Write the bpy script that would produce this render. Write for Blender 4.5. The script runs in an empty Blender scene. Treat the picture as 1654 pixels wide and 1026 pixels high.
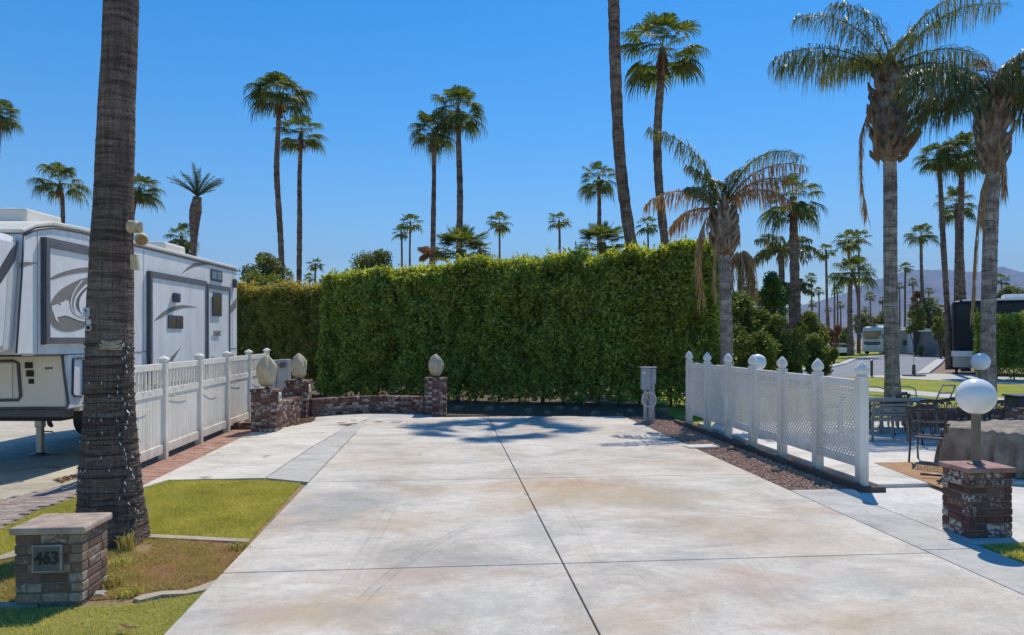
import bpy, bmesh, math, random
import numpy as np
from mathutils import Vector, Matrix
random.seed(7); rng = np.random.default_rng(11)
S = bpy.context.scene
COL = S.collection
F = 1160.0; H = 2.15; YH = 545.0; CX = 827.0
AY = math.radians(5.17)
FW = np.array([math.sin(AY), math.cos(AY)]); RT = np.array([math.cos(AY), -math.sin(AY)])
SUN_AZ = math.radians(26); SUN_EL = math.radians(56)
def CW(lat, D, z=0.0):
    p = D*FW + lat*RT
    return Vector((p[0], p[1], z))
def P(px, py, z=0.0):
    """ground point (height z) that lies under a photo pixel"""
    D = F*(H-z)/(py-YH)
    return CW((px-CX)/F*D, D, z)
def AT(px, py, D):
    return CW((px-CX)/F*D, D, H-(py-YH)/F*D)
def G(px, D, z=0.0):
    return CW((px-CX)/F*D, D, z)

# ------------------------------------------------------------ materials
MATS = {}
def nodes(name):
    m = bpy.data.materials.new(name); m.use_nodes = True
    nt = m.node_tree; b = nt.nodes['Principled BSDF']
    MATS[name] = m
    return m, nt, b
def N(nt, t, **kw):
    n = nt.nodes.new(t)
    for k, v in kw.items():
        if k in n.inputs.keys() if isinstance(k, str) else False: n.inputs[k].default_value = v
        else: setattr(n, k, v)
    return n
def c4(c): return (c[0], c[1], c[2], 1.0)
def ramp(nt, fac, stops):
    r = nt.nodes.new('ShaderNodeValToRGB')
    e = r.color_ramp.elements
    e[0].position, e[0].color = stops[0][0], c4(stops[0][1])
    e[1].position, e[1].color = stops[-1][0], c4(stops[-1][1])
    for p, c in stops[1:-1]:
        x = e.new(p); x.color = c4(c)
    nt.links.new(fac, r.inputs['Fac'])
    return r.outputs['Color']
def noise(nt, scale, detail=4, rough=.6, stretch=None, w=0, coord='Object', dist=0):
    tc = nt.nodes.new('ShaderNodeTexCoord')
    mp = nt.nodes.new('ShaderNodeMapping')
    nt.links.new(tc.outputs[coord], mp.inputs[0])
    if stretch: mp.inputs['Scale'].default_value = stretch
    mp.inputs['Location'].default_value = (w, w*1.7, w*.3)
    n = nt.nodes.new('ShaderNodeTexNoise')
    n.inputs['Scale'].default_value = scale; n.inputs['Detail'].default_value = detail
    n.inputs['Roughness'].default_value = rough; n.inputs['Distortion'].default_value = dist
    nt.links.new(mp.outputs[0], n.inputs['Vector'])
    return n.outputs['Fac']
def mix(nt, fac, a, b, mode='MIX'):
    m = nt.nodes.new('ShaderNodeMix'); m.data_type = 'RGBA'; m.blend_type = mode
    for s, v in ((0, fac), (6, a), (7, b)):
        if hasattr(v, 'links'): nt.links.new(v, m.inputs[s])
        else: m.inputs[s].default_value = v if s == 0 else c4(v)
    return m.outputs[2]
def math_(nt, op, a, b=0.0):
    m = nt.nodes.new('ShaderNodeMath'); m.operation = op
    for s, v in ((0, a), (1, b)):
        if hasattr(v, 'links'): nt.links.new(v, m.inputs[s])
        else: m.inputs[s].default_value = v
    return m.outputs[0]
def bump(nt, b, h, strength=.4, dist=.01):
    n = nt.nodes.new('ShaderNodeBump'); n.inputs['Strength'].default_value = strength
    n.inputs['Distance'].default_value = dist
    nt.links.new(h, n.inputs['Height']); nt.links.new(n.outputs[0], b.inputs['Normal'])
def pm(name, c1, c2=None, scale=6, rough=.6, bs=.15, bd=.005, metal=0, detail=4, stretch=None, lo=.35, hi=.65, spec=.4, bscale=None):
    if name in MATS: return MATS[name]
    m, nt, b = nodes(name)
    b.inputs['Roughness'].default_value = rough; b.inputs['Metallic'].default_value = metal
    b.inputs['Specular IOR Level'].default_value = spec
    if c2 is None: c2 = tuple(x*.82 for x in c1)
    n = noise(nt, scale, detail, .6, stretch)
    nt.links.new(ramp(nt, n, [(lo, c1), (hi, c2)]), b.inputs['Base Color'])
    if bs:
        n2 = noise(nt, bscale or scale*5, 3, .6, stretch)
        bump(nt, b, n2, bs, bd)
    return m
def leafmat(name, cols, rough=.45, trans=.35, spec=.5, patch=1.2, spread=.5, tcol=(1.45,1.4,.45)):
    """foliage: colour varies from leaf to leaf and in broad patches; leaves let light through"""
    m, nt, b = nodes(name)
    g = nt.nodes.new('ShaderNodeNewGeometry')
    n = noise(nt, patch, 3, .6, coord='Object')
    f = math_(nt, 'ADD', math_(nt, 'MULTIPLY', g.outputs['Random Per Island'], spread), math_(nt, 'MULTIPLY', n, 1-spread))
    k = len(cols)
    col = ramp(nt, f, [(.2+.6*i/(k-1), c) for i, c in enumerate(cols)])
    nt.links.new(col, b.inputs['Base Color'])
    b.inputs['Roughness'].default_value = rough; b.inputs['Specular IOR Level'].default_value = spec
    t = nt.nodes.new('ShaderNodeBsdfTranslucent')
    nt.links.new(mix(nt, 1.0, col, tcol, 'MULTIPLY'), t.inputs['Color'])
    ms = nt.nodes.new('ShaderNodeMixShader'); ms.inputs[0].default_value = trans
    nt.links.new(b.outputs[0], ms.inputs[1]); nt.links.new(t.outputs[0], ms.inputs[2])
    nt.links.new(ms.outputs[0], nt.nodes['Material Output'].inputs['Surface'])
    return m

def spot(nt, c, x, y, rx, ry, col, k, w):
    # a stain with its own place: an ellipse broken up by noise
    tc = nt.nodes.new('ShaderNodeTexCoord'); mp = nt.nodes.new('ShaderNodeMapping'); mp.vector_type = 'TEXTURE'
    mp.inputs['Location'].default_value = (x, y, 0); mp.inputs['Scale'].default_value = (rx, ry, 1)
    nt.links.new(tc.outputs['Object'], mp.inputs[0])
    ln = nt.nodes.new('ShaderNodeVectorMath'); ln.operation = 'LENGTH'; nt.links.new(mp.outputs[0], ln.inputs[0])
    n = noise(nt, 2.6, 6, .7, None, w, dist=.4)
    v = math_(nt, 'ADD', ln.outputs['Value'], math_(nt, 'MULTIPLY', math_(nt, 'SUBTRACT', n, .5), 2.6))
    f = ramp(nt, v, [(.25, (1,1,1)), (1.0, (0,0,0))])
    return mix(nt, math_(nt, 'MULTIPLY', f, k), c, col)
def tyre(nt, c, pts, col, k, w=.10):
    # a tyre mark: an arc of two faint bands through three ground points
    (ax,ay),(bx,by),(cx,cy) = pts
    d = 2*(ax*(by-cy)+bx*(cy-ay)+cx*(ay-by))
    ux = ((ax*ax+ay*ay)*(by-cy)+(bx*bx+by*by)*(cy-ay)+(cx*cx+cy*cy)*(ay-by))/d
    uy = ((ax*ax+ay*ay)*(cx-bx)+(bx*bx+by*by)*(ax-cx)+(cx*cx+cy*cy)*(bx-ax))/d
    R_ = math.hypot(ax-ux, ay-uy)
    tc = nt.nodes.new('ShaderNodeTexCoord')
    def dist(px, py, s=(1,1)):
        mp = nt.nodes.new('ShaderNodeMapping'); mp.vector_type = 'TEXTURE'; mp.inputs['Location'].default_value = (px,py,0); mp.inputs['Scale'].default_value = (s[0],s[1],1)
        nt.links.new(tc.outputs['Object'], mp.inputs[0]); l = nt.nodes.new('ShaderNodeVectorMath'); l.operation = 'LENGTH'; nt.links.new(mp.outputs[0], l.inputs[0]); return l.outputs['Value']
    v = math_(nt, 'DIVIDE', math_(nt, 'ABSOLUTE', math_(nt, 'SUBTRACT', dist(ux,uy), R_)), w)
    f = ramp(nt, v, [(0, (.5,.5,.5)), (.35, (.15,.15,.15)), (.6, (1,1,1)), (1, (0,0,0))])
    e = ramp(nt, dist((ax+cx)/2, (ay+cy)/2, (math.hypot(ax-cx,ay-cy)*.62,)*2), [(.6, (1,1,1)), (1, (0,0,0))])
    n = ramp(nt, noise(nt, 8, 5, .7), [(.35, (.3,.3,.3)), (.6, (1,1,1))])
    f = math_(nt, 'MULTIPLY', math_(nt, 'MULTIPLY', f, e), math_(nt, 'MULTIPLY', n, k))
    return mix(nt, f, c, col)
def concrete(name, base, stain=1.0, warm=(.50,.36,.22), cool=(.34,.36,.37), stretch=(1,1,1), w=0, spots=(), marks=()):
    m, nt, b = nodes(name)
    b.inputs['Roughness'].default_value = .85; b.inputs['Specular IOR Level'].default_value = .25
    n1 = noise(nt, .8, 8, .7, (.7,1.0,1), w, dist=.6)
    n2 = noise(nt, .42, 7, .68, (1.0,.8,1), w+13, dist=.9)
    n3 = noise(nt, 1.6, 8, .72, (.7,1.6,1), w+31, dist=.7)
    n4 = noise(nt, 90, 3, .7, None, w)
    n5 = noise(nt, 6, 8, .78, (.75,1.25,1), w+5)
    c = ramp(nt, n1, [(.34, tuple(x*.70 for x in base)), (.50, base), (.64, tuple(min(1, x*1.17) for x in base))])
    f = ramp(nt, n2, [(.50, (0,0,0)), (.68, (1,1,1))])
    c = mix(nt, math_(nt, 'MULTIPLY', f, .62*stain), c, warm)
    f = ramp(nt, n3, [(.50, (0,0,0)), (.70, (1,1,1))])
    c = mix(nt, math_(nt, 'MULTIPLY', f, .55*stain), c, cool)
    # orange rust at a few spots only
    n6 = noise(nt, .8, 5, .6, (.6,1.2,1), w+77, dist=.5)
    f = ramp(nt, n6, [(.60, (0,0,0)), (.74, (1,1,1))])
    c = mix(nt, math_(nt, 'MULTIPLY', f, .55*stain), c, (.46,.25,.12))
    f = ramp(nt, n5, [(.38, (.90,.90,.90)), (.62, (1.05,1.05,1.05))])
    c = mix(nt, 1.0, c, f, 'MULTIPLY')
    f = ramp(nt, n4, [(.3, (.78,.78,.78)), (.7, (1.10,1.10,1.10))])
    c = mix(nt, 1.0, c, f, 'MULTIPLY')
    f = ramp(nt, noise(nt, 26, 6, .8, None, w+2), [(.36, (.86,.86,.85)), (.5, (1,1,1)), (.66, (1.06,1.06,1.05))])
    c = mix(nt, 1.0, c, f, 'MULTIPLY')
    for i,(x,y,rx,ry,col,k) in enumerate(spots): c = spot(nt, c, x, y, rx, ry, col, k, w+i*3.1)
    for q in marks: c = tyre(nt, c, *q)
    # hairline wear: sparse dark specks
    v = nt.nodes.new('ShaderNodeTexVoronoi'); v.inputs['Scale'].default_value = 2.3
    tc = nt.nodes.new('ShaderNodeTexCoord'); nt.links.new(tc.outputs['Object'], v.inputs['Vector'])
    f = ramp(nt, v.outputs['Distance'], [(.012, (.35,.33,.3)), (.022, (1,1,1))])
    c = mix(nt, 1.0, c, f, 'MULTIPLY')
    nt.links.new(c, b.inputs['Base Color'])
    bump(nt, b, noise(nt, 60, 4, .7, None, w), .25, .004)
    return m

def brickmat(name, cols, white=.35, wcol=(.52,.47,.42)):
    m, nt, b = nodes(name)
    b.inputs['Roughness'].default_value = .9; b.inputs['Specular IOR Level'].default_value = .2
    g = nt.nodes.new('ShaderNodeNewGeometry')
    k = len(cols)
    c = ramp(nt, g.outputs['Random Per Island'], [(i/(k-1), x) for i, x in enumerate(cols)])
    n = noise(nt, 14, 5, .7)
    c = mix(nt, .6, c, ramp(nt, n, [(.3, (.55,.5,.5)), (.7, (1.2,1.15,1.1))]), 'MULTIPLY')
    # remains of white wash, per brick and broken up
    n2 = noise(nt, 24, 5, .75, w=4)
    r = math_(nt, 'MULTIPLY', g.outputs['Random Per Island'], 7.31)
    r = math_(nt, 'FRACT', r)
    f = math_(nt, 'ADD', n2, math_(nt, 'MULTIPLY', r, .28))
    f = ramp(nt, f, [(.86-white*.5, (0,0,0)), (.94-white*.5, (1,1,1))])
    c = mix(nt, math_(nt, 'MULTIPLY', f, .85), c, wcol)
    nt.links.new(c, b.inputs['Base Color'])
    bump(nt, b, noise(nt, 45, 5, .7), .6, .006)
    return m

# ------------------------------------------------------------ objects
def clean(k): return k
def link(o): COL.objects.link(o); return o
def tag(o, label=None, cat=None, group=None, kind=None):
    if label: o['label'] = label
    if cat: o['category'] = cat
    if group: o['group'] = group
    if kind: o['kind'] = kind
    return o
def thing(name, label, cat, loc=(0,0,0), rz=0, group=None):
    o = link(bpy.data.objects.new(name, None)); o.empty_display_size = .2
    o.location = loc; o.rotation_euler = (0,0,rz)
    return tag(o, label, cat, group)
def copy_tree(o, parent=None):
    c = o.copy(); COL.objects.link(c); c.parent = parent
    for ch in list(o.children): copy_tree(ch, c)
    return c
def put(name, me, m, parent=None, smooth=False, bevel=0, sub=0):
    if m is not None:
        for x in (m if isinstance(m, (list, tuple)) else [m]): me.materials.append(x)
    if smooth: me.polygons.foreach_set('use_smooth', [True]*len(me.polygons))
    me.update()
    o = link(bpy.data.objects.new(name, me)); o.parent = parent
    if bevel:
        b = o.modifiers.new('bevel', 'BEVEL'); b.width = bevel; b.segments = 2 if bevel > .012 else 1; b.limit_method = 'ANGLE'
        if smooth is None: pass
    if sub:
        s = o.modifiers.new('sub', 'SUBSURF'); s.levels = s.render_levels = sub
    return o

class MB:
    def __init__(s, off=None): s.v = []; s.f = []; s.off = Vector(off) if off is not None else Vector((0,0,0))
    def add(s, vs, fs):
        n = len(s.v); s.v += [tuple(Vector(v)-s.off) for v in vs]; s.f += [tuple(i+n for i in f) for f in fs]; return s
    def box(s, x0, x1, y0, y1, z0, z1, M=None):
        vs = [Vector((x,y,z)) for z in (z0,z1) for y in (y0,y1) for x in (x0,x1)]
        if M is not None: vs = [M @ v for v in vs]
        return s.add(vs, [(0,2,3,1),(4,5,7,6),(0,1,5,4),(2,6,7,3),(0,4,6,2),(1,3,7,5)])
    def cbox(s, c, size, rz=0, rx=0, ry=0):
        M = Matrix.Translation(c) @ Matrix.Rotation(rz,4,'Z') @ Matrix.Rotation(ry,4,'Y') @ Matrix.Rotation(rx,4,'X')
        a,b,d = size[0]/2,size[1]/2,size[2]/2
        return s.box(-a,a,-b,b,-d,d,M)
    def prism(s, poly, z0, z1):
        n = len(poly)
        vs = [(p[0],p[1],z0) for p in poly]+[(p[0],p[1],z1) for p in poly]
        ar = sum(poly[i][0]*poly[(i+1)%n][1]-poly[(i+1)%n][0]*poly[i][1] for i in range(n))
        fs = [tuple(range(n))[::-1], tuple(range(n,2*n))]+[(i,(i+1)%n,n+(i+1)%n,n+i) for i in range(n)]
        if ar < 0: fs = [f[::-1] for f in fs]
        return s.add(vs, fs)
    def ext(s, poly, f0, f1):
        """polygon in (a,b) mapped by two functions to the two faces"""
        n = len(poly)
        vs = [f0(*p) for p in poly]+[f1(*p) for p in poly]
        return s.add(vs, [tuple(range(n))[::-1], tuple(range(n,2*n))]+[(i,(i+1)%n,n+(i+1)%n,n+i) for i in range(n)])
    def tube(s, pts, r, seg=8, closed=False, cap=True):
        pts = [Vector(p) for p in pts]; n = len(pts)
        rs = r if isinstance(r, (list,tuple)) else [r]*n
        base = len(s.v); up = Vector((0,0,1)); prev = None; vs = []
        for i,p in enumerate(pts):
            if closed: t = pts[(i+1)%n]-pts[i-1]
            else: t = pts[min(i+1,n-1)]-pts[max(i-1,0)]
            t.normalize()
            if prev is None:
                a = t.orthogonal() if abs(t.z) > .95 else t.cross(up)
            else: a = prev - t*prev.dot(t)
            a.normalize(); prev = a; b = t.cross(a)
            for k in range(seg):
                q = 2*math.pi*k/seg
                vs.append(p+(a*math.cos(q)+b*math.sin(q))*rs[i])
        fs = []
        for i in range(n if closed else n-1):
            j = (i+1)%n
            for k in range(seg):
                l = (k+1)%seg
                fs.append((i*seg+k, i*seg+l, j*seg+l, j*seg+k))
        if cap and not closed:
            fs.append(tuple(range(seg))[::-1]); fs.append(tuple((n-1)*seg+k for k in range(seg)))
        return s.add(vs, fs)
    def lathe(s, c, prof, seg=20, sx=1, sy=1, jit=None):
        c = Vector(c); vs = []; n = len(prof)
        for (r,z) in prof:
            for k in range(seg):
                q = 2*math.pi*k/seg
                rr = r*(jit(q,z) if jit else 1)
                vs.append((c.x+rr*sx*math.cos(q), c.y+rr*sy*math.sin(q), c.z+z))
        fs = [(i*seg+k, i*seg+(k+1)%seg, (i+1)*seg+(k+1)%seg, (i+1)*seg+k) for i in range(n-1) for k in range(seg)]
        fs.append(tuple(range(seg))[::-1]); fs.append(tuple((n-1)*seg+k for k in range(seg)))
        return s.add(vs, fs)
    def sphere(s, c, r, seg=24, rings=14, sz=1):
        prof = [(max(1e-4, r*math.sin(math.pi*i/rings)), -r*sz*math.cos(math.pi*i/rings)) for i in range(rings+1)]
        return s.lathe(c, prof, seg)
    def build(s, name, m, parent=None, smooth=False, bevel=0, sub=0):
        me = bpy.data.meshes.new(name); me.from_pydata(s.v, [], s.f)
        return put(name, me, m, parent, smooth, bevel, sub)

def npmesh(name, V, nper, mats, parent=None, smooth=False):
    """V (n*nper,3): separate polygons of nper corners"""
    V = np.asarray(V, dtype=np.float32).reshape(-1,3); n = len(V); k = n//nper
    me = bpy.data.meshes.new(name)
    me.vertices.add(n); me.vertices.foreach_set('co', V.ravel())
    me.loops.add(n); me.loops.foreach_set('vertex_index', np.arange(n, dtype=np.int32))
    me.polygons.add(k); me.polygons.foreach_set('loop_start', np.arange(0,n,nper,dtype=np.int32))
    me.polygons.foreach_set('loop_total', np.full(k,nper,dtype=np.int32))
    me.update(calc_edges=True)
    return put(name, me, mats, parent, smooth)
def unit(a): return a/np.maximum(1e-9, np.linalg.norm(a, axis=-1, keepdims=True))
def leaves(Pn, size, bias=(0,0,.6), asp=.45, rnd=1.0, tip=None):
    """diamond leaves at points Pn -> (n*4,3)"""
    n = len(Pn); size = np.broadcast_to(size, (n,))[:,None]
    nr = unit(rng.normal(size=(n,3))*rnd+np.asarray(bias))
    t = rng.normal(size=(n,3))
    if tip is not None: t = t*.6+np.asarray(tip)
    t = unit(t-nr*(t*nr).sum(1,keepdims=True)); b = np.cross(nr,t)
    return np.stack([Pn-t*size, Pn+b*size*asp, Pn+t*size, Pn-b*size*asp], 1).reshape(-1,3)
def snoise(p, sc, seed=0):
    r = np.random.default_rng(seed); out = np.zeros(len(p))
    for o in range(7):
        k = r.normal(size=3)*sc*(1.0+.45*o); ph = r.uniform(0,6.28)
        out += np.sin(p@k+ph)/(1+.35*o)
    return out/3.0
HAZE=9.5e-5; SKY_AIR=1.0; SKY_DUST=.1; SKY_OZ=2.0; SKY_STR=.132; SKY_SAT=1.52; SKY_HUE=.501; SUN_STR=3.95; SUN_COL=(1,.91,.77); EXPO=0.3
# ------------------------------------------------------------ material set
M = MATS
RU=(.40,.22,.11); TN=(.46,.35,.22); GY=(.30,.305,.30); PK=(.50,.36,.29)
_sp = []
for px,py,rx,ry,col,k in ((930,783,1.5,.55,RU,.55),(1010,800,1.6,.8,TN,.6),(880,790,.5,1.3,TN,.4),(1130,745,1.6,.5,TN,.45),(1190,850,1.3,.6,TN,.35),(560,820,.8,1.4,GY,.65),(640,845,.9,.7,TN,.5),(640,930,1.1,.45,PK,.5),(760,905,.9,.5,GY,.35),(560,985,.9,.5,TN,.65),(740,985,1.0,.5,GY,.4),(450,1005,.6,.3,TN,.6),(420,990,.35,.2,PK,.6),(870,860,.4,1.2,GY,.4),(1290,880,1.2,.8,TN,.35),(1190,940,.8,.5,PK,.4),(1370,940,1.0,.5,GY,.35),(620,740,1.5,1.3,TN,.28),(760,790,1.4,.5,TN,.3),(1080,905,.9,.4,GY,.3),(1400,1000,.8,.5,TN,.4),(1000,1000,.6,.4,TN,.35),(1180,760,1.2,.4,RU,.25)):
    q = P(px,py); _sp.append((q.x, q.y, rx, ry, col, k))
driveway_m = concrete('stained_concrete', (.63,.58,.505), .8, spots=_sp, marks=[([tuple(P(*q)[:2]) for q in tr], (.22,.21,.20), k, w) for tr,k,w in (([(576,979),(658,907),(769,845)],.5,.07),([(640,800),(610,860),(560,940)],.3,.10),([(905,810),(925,840),(960,900)],.35,.06),([(1100,850),(1230,920),(1300,990)],.22,.10),([(1180,770),(1260,815),(1350,880)],.25,.08))])
pale_conc = concrete('pale_concrete', (.64,.60,.53), .25, w=40)
grey_conc = concrete('grey_concrete', (.52,.505,.47), .35, w=60)
tan_conc = concrete('tan_concrete', (.55,.50,.40), .5, warm=(.52,.42,.27), w=90)
white_conc = concrete('white_concrete', (.66,.63,.58), .15, w=120)
asphalt = pm('worn_asphalt', (.25,.26,.28), (.19,.20,.22), .8, .9, .3, .01)
kerb_m = pm('kerb_concrete', (.55,.53,.48), (.42,.40,.36), 3, .9, .4, .01)
dirt_m = pm('desert_dirt', (.34,.25,.17), (.22,.155,.10), 2.2, .95, .8, .02, detail=8)
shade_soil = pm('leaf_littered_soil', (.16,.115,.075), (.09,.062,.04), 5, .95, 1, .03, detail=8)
paver_m = brickmat('clay_pavers', [(.34,.17,.12),(.42,.24,.18),(.36,.24,.19),(.46,.30,.24)], .1)
greypaver_m = brickmat('grey_pavers', [(.30,.25,.22),(.36,.30,.26),(.40,.34,.30)], .1)
brick_m = brickmat('washed_brick', [(.085,.042,.036),(.15,.075,.06),(.12,.06,.052),(.20,.115,.09),(.10,.055,.05)], .30)
brick2_m = brickmat('brown_brick', [(.13,.085,.065),(.21,.145,.11),(.17,.10,.08),(.27,.20,.145),(.36,.28,.19)], .3, (.40,.35,.29))
mortar_m = pm('mortar', (.20,.17,.15), (.13,.11,.10), 20, .95, .5)
cap_m = pm('cast_cap', (.50,.40,.32), (.30,.22,.17), 5, .85, .5, .006, detail=8)
capred_m = pm('red_cast_cap', (.40,.24,.21), (.24,.12,.10), 6, .85, .5, .006, detail=8)
vinyl = pm('white_vinyl', (.80,.765,.70), (.72,.69,.62), 1.5, .45, .04, .002)
vinyl2 = pm('cream_vinyl', (.82,.775,.70), (.75,.70,.62), 1.5, .45, .04, .002)
globe_m = pm('white_acrylic_globe', (.86,.86,.85), (.80,.80,.79), 3, .22, .02, .001, spec=.5)
post_m = pm('brown_painted_metal', (.22,.17,.13), (.17,.125,.095), 8, .5, .1)
timber_m = pm('dark_timber', (.075,.055,.045), (.13,.10,.085), 3, .9, .6, .01, stretch=(1,.2,1))
rvwhite = pm('rv_fibreglass', (.84,.84,.84), (.79,.79,.80), .7, .22, .02, .001, spec=.5)
rvcream = pm('rv_cream_panel', (.76,.72,.64), (.70,.66,.58), .8, .3, .02, .001)
rvroof = pm('rv_roof_membrane', (.78,.74,.66), (.68,.64,.56), 1.5, .7, .1)
rvtrim = pm('rv_dark_trim', (.07,.07,.085), (.10,.10,.115), 3, .4, .02)
rvgrey = pm('rv_grey_trim', (.17,.165,.18), (.13,.13,.14), 3, .45, .02)
rvswoosh = pm('rv_taupe_graphic', (.27,.25,.225), (.23,.215,.195), 2, .4, .0)
black_m = pm('black_rubber', (.02,.02,.022), (.035,.033,.03), 8, .8, .2)
darkmetal = pm('dark_cast_metal', (.06,.052,.05), (.10,.09,.085), 14, .38, .2, .003, metal=.5)
greymetal = pm('grey_painted_metal', (.42,.44,.45), (.34,.36,.37), 4, .45, .05)
taupemetal = pm('taupe_aluminium', (.30,.28,.25), (.24,.22,.20), 5, .45, .05)
steel = pm('galvanised_steel', (.45,.45,.44), (.34,.34,.33), 12, .4, .1, metal=.6)
lamp_tan = pm('tan_lamp_housing', (.66,.52,.32), (.50,.38,.22), 8, .5, .1)
lens_m = pm('amber_lamp_lens', (.35,.24,.09), (.22,.15,.06), 30, .2, .3)
cloth_tan = pm('tan_cover_cloth', (.60,.50,.34), (.47,.385,.26), 7, .85, .6, .012, bscale=9)
cloth_grey = pm('taupe_table_cover', (.33,.27,.215), (.15,.125,.10), 3, .8, .5, .012, bscale=7)
glass_m = pm('dark_glass', (.025,.03,.04), (.05,.055,.06), 2, .06, 0, spec=.8)
brownglass = pm('tinted_window', (.10,.085,.06), (.15,.13,.09), 3, .12, 0, spec=.7)
blueglass = pm('blue_tinted_pane', (.20,.25,.34), (.28,.33,.42), 6, .15, 0, spec=.7)
bulb_m = pm('frosted_bulb', (.75,.76,.76), (.65,.66,.66), 20, .2, 0, spec=.8)
wire_m = pm('dark_green_wire', (.015,.02,.015), (.03,.03,.025), 20, .6, 0)
cream_wire = pm('cream_wire', (.66,.60,.45), (.55,.50,.38), 20, .6, 0)
bluebin = pm('navy_plastic', (.02,.028,.055), (.03,.04,.07), 4, .5, .05)
redlens = pm('red_lens', (.45,.03,.02), (.35,.02,.02), 9, .25, 0)
plaque_m = pm('cast_plaque', (.15,.15,.135), (.22,.22,.20), 18, .6, .5)
digit_m = pm('black_digit_paint', (.012,.012,.018), (.02,.02,.03), 9, .4, 0)
rock_m = pm('desert_rock', (.38,.29,.22), (.22,.16,.12), 5, .95, 1, .02, detail=8)
hose_m = pm('white_hose', (.66,.66,.64), (.58,.58,.56), 9, .4, 0)
coachblack = pm('coach_black_paint', (.012,.014,.022), (.02,.022,.032), .5, .35, 0, spec=.25)
coachsilver = pm('coach_silver_paint', (.45,.45,.45), (.38,.38,.38), .8, .25, 0, metal=.3)
buff = pm('buff_stucco', (.52,.45,.36), (.45,.38,.30), 1, .9, .3)
def dirty(m, c, z1=.38, k=.55):
    # splash dirt and grime patches towards the foot
    nt = m.node_tree; b = nt.nodes['Principled BSDF']; l = b.inputs['Base Color'].links[0].from_socket
    g = nt.nodes.new('ShaderNodeTexCoord'); s = nt.nodes.new('ShaderNodeSeparateXYZ'); nt.links.new(g.outputs['Object'], s.inputs[0])
    n = noise(nt, 5, 6, .75, (1,1,.5))
    v = math_(nt, 'ADD', math_(nt, 'DIVIDE', s.outputs[2], z1), math_(nt, 'MULTIPLY', math_(nt, 'SUBTRACT', n, .5), 3.2))
    f = ramp(nt, v, [(.1, (1,1,1)), (1.1, (0,0,0))])
    o = mix(nt, math_(nt, 'MULTIPLY', f, k), l, c)
    n2 = noise(nt, 2.2, 7, .75, (1.5,1.5,.35), w=4)
    o = mix(nt, 1.0, o, ramp(nt, n2, [(.35, (.90,.885,.86)), (.58, (1.04,1.04,1.04))]), 'MULTIPLY')
    nt.links.new(o, b.inputs['Base Color'])
dirty(vinyl, (.42,.34,.24)); dirty(vinyl2, (.42,.34,.24)); dirty(rvwhite, (.50,.50,.50), .01, .0)
deadleaf_m = leafmat('dead_leaf', [(.10,.05,.03),(.24,.13,.07),(.34,.21,.11)], .8, .15, .2)

def barkmat(name, c1, c2, c3, ring=9.0, vert=26.0, strength=.9, dist=.03):
    m, nt, b = nodes(name)
    b.inputs['Roughness'].default_value = .95; b.inputs['Specular IOR Level'].default_value = .15
    n1 = noise(nt, 1.0, 6, .7, (2.2,2.2,ring), dist=.25)
    n2 = noise(nt, 1.0, 5, .75, (vert,vert,1.6), w=3)
    n3 = noise(nt, 1.0, 4, .7, (.9,.9,.7), w=9)
    c = ramp(nt, n1, [(.36, c1), (.5, c2), (.64, c3)])
    c = mix(nt, .8, c, ramp(nt, n2, [(.35, (.5,.48,.48)), (.62, (1.2,1.18,1.15))]), 'MULTIPLY')
    c = mix(nt, .6, c, ramp(nt, n3, [(.38, (.72,.70,.70)), (.62, (1.2,1.15,1.1))]), 'MULTIPLY')
    nt.links.new(c, b.inputs['Base Color'])
    bump(nt, b, math_(nt, 'ADD', n1, math_(nt, 'MULTIPLY', n2, .7)), strength, dist)
    return m
bark_big = barkmat('fan_palm_bark', (.10,.075,.062), (.20,.155,.13), (.29,.235,.20), 26, 44, 1, .02)
bark_far = barkmat('slender_palm_bark', (.10,.07,.055), (.20,.145,.115), (.30,.225,.175), 7, 14, .8, .03)
bark_queen = barkmat('queen_palm_bark', (.15,.13,.11), (.30,.265,.235), (.46,.42,.38), 5, 20, .6, .015)
ring_m = pm('queen_palm_leaf_scar', (.09,.075,.065), (.15,.13,.115), 12, .95, .5)
boot_m = barkmat('palm_boot_fibre', (.12,.085,.06), (.27,.21,.16), (.40,.34,.27), 3, 24, 1, .03)
wood_m = barkmat('shrub_wood', (.07,.055,.045), (.14,.11,.09), (.20,.16,.13), 8, 20)

hedge_m = leafmat('hedge_leaf', [(.085,.135,.03),(.17,.255,.05),(.30,.39,.08),(.48,.53,.13)], .42, .45, .5, .9, .72, (1.7,1.6,.5))
lit_young_m = leafmat('lit_young_hedge_leaf', [(.20,.25,.03),(.36,.40,.05),(.52,.53,.08),(.62,.60,.14)], .45, .5, .45, 1.2, .65, (1.5,1.4,.5))  # yellow of fresh growth, with the sunlit hedge top painted into the colour
hedge2_m = leafmat('olive_hedge_leaf', [(.12,.15,.03),(.23,.25,.05),(.34,.33,.075),(.44,.35,.12)], .45, .4, .4, .7)
fan_m = leafmat('fan_palm_leaf', [(.035,.06,.016),(.065,.105,.025),(.12,.155,.04),(.26,.26,.08)], .6, .36, .25, 1.5)
queen_m = leafmat('queen_palm_leaf', [(.05,.075,.022),(.10,.13,.035),(.18,.19,.05),(.30,.27,.10)], .45, .34, .45, 1.5)
queen2_m = leafmat('dark_queen_palm_leaf', [(.035,.055,.022),(.07,.10,.035),(.12,.145,.045),(.24,.21,.08)], .45, .3, .45, 1.5)
brown_m = leafmat('withered_frond', [(.22,.10,.085),(.36,.19,.12),(.48,.30,.15),(.55,.40,.20)], .7, .35, .2, 1.5)
straw_m = leafmat('straw_frond', [(.26,.15,.08),(.40,.26,.14),(.50,.36,.20)], .8, .2, .2, 1.5)
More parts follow.
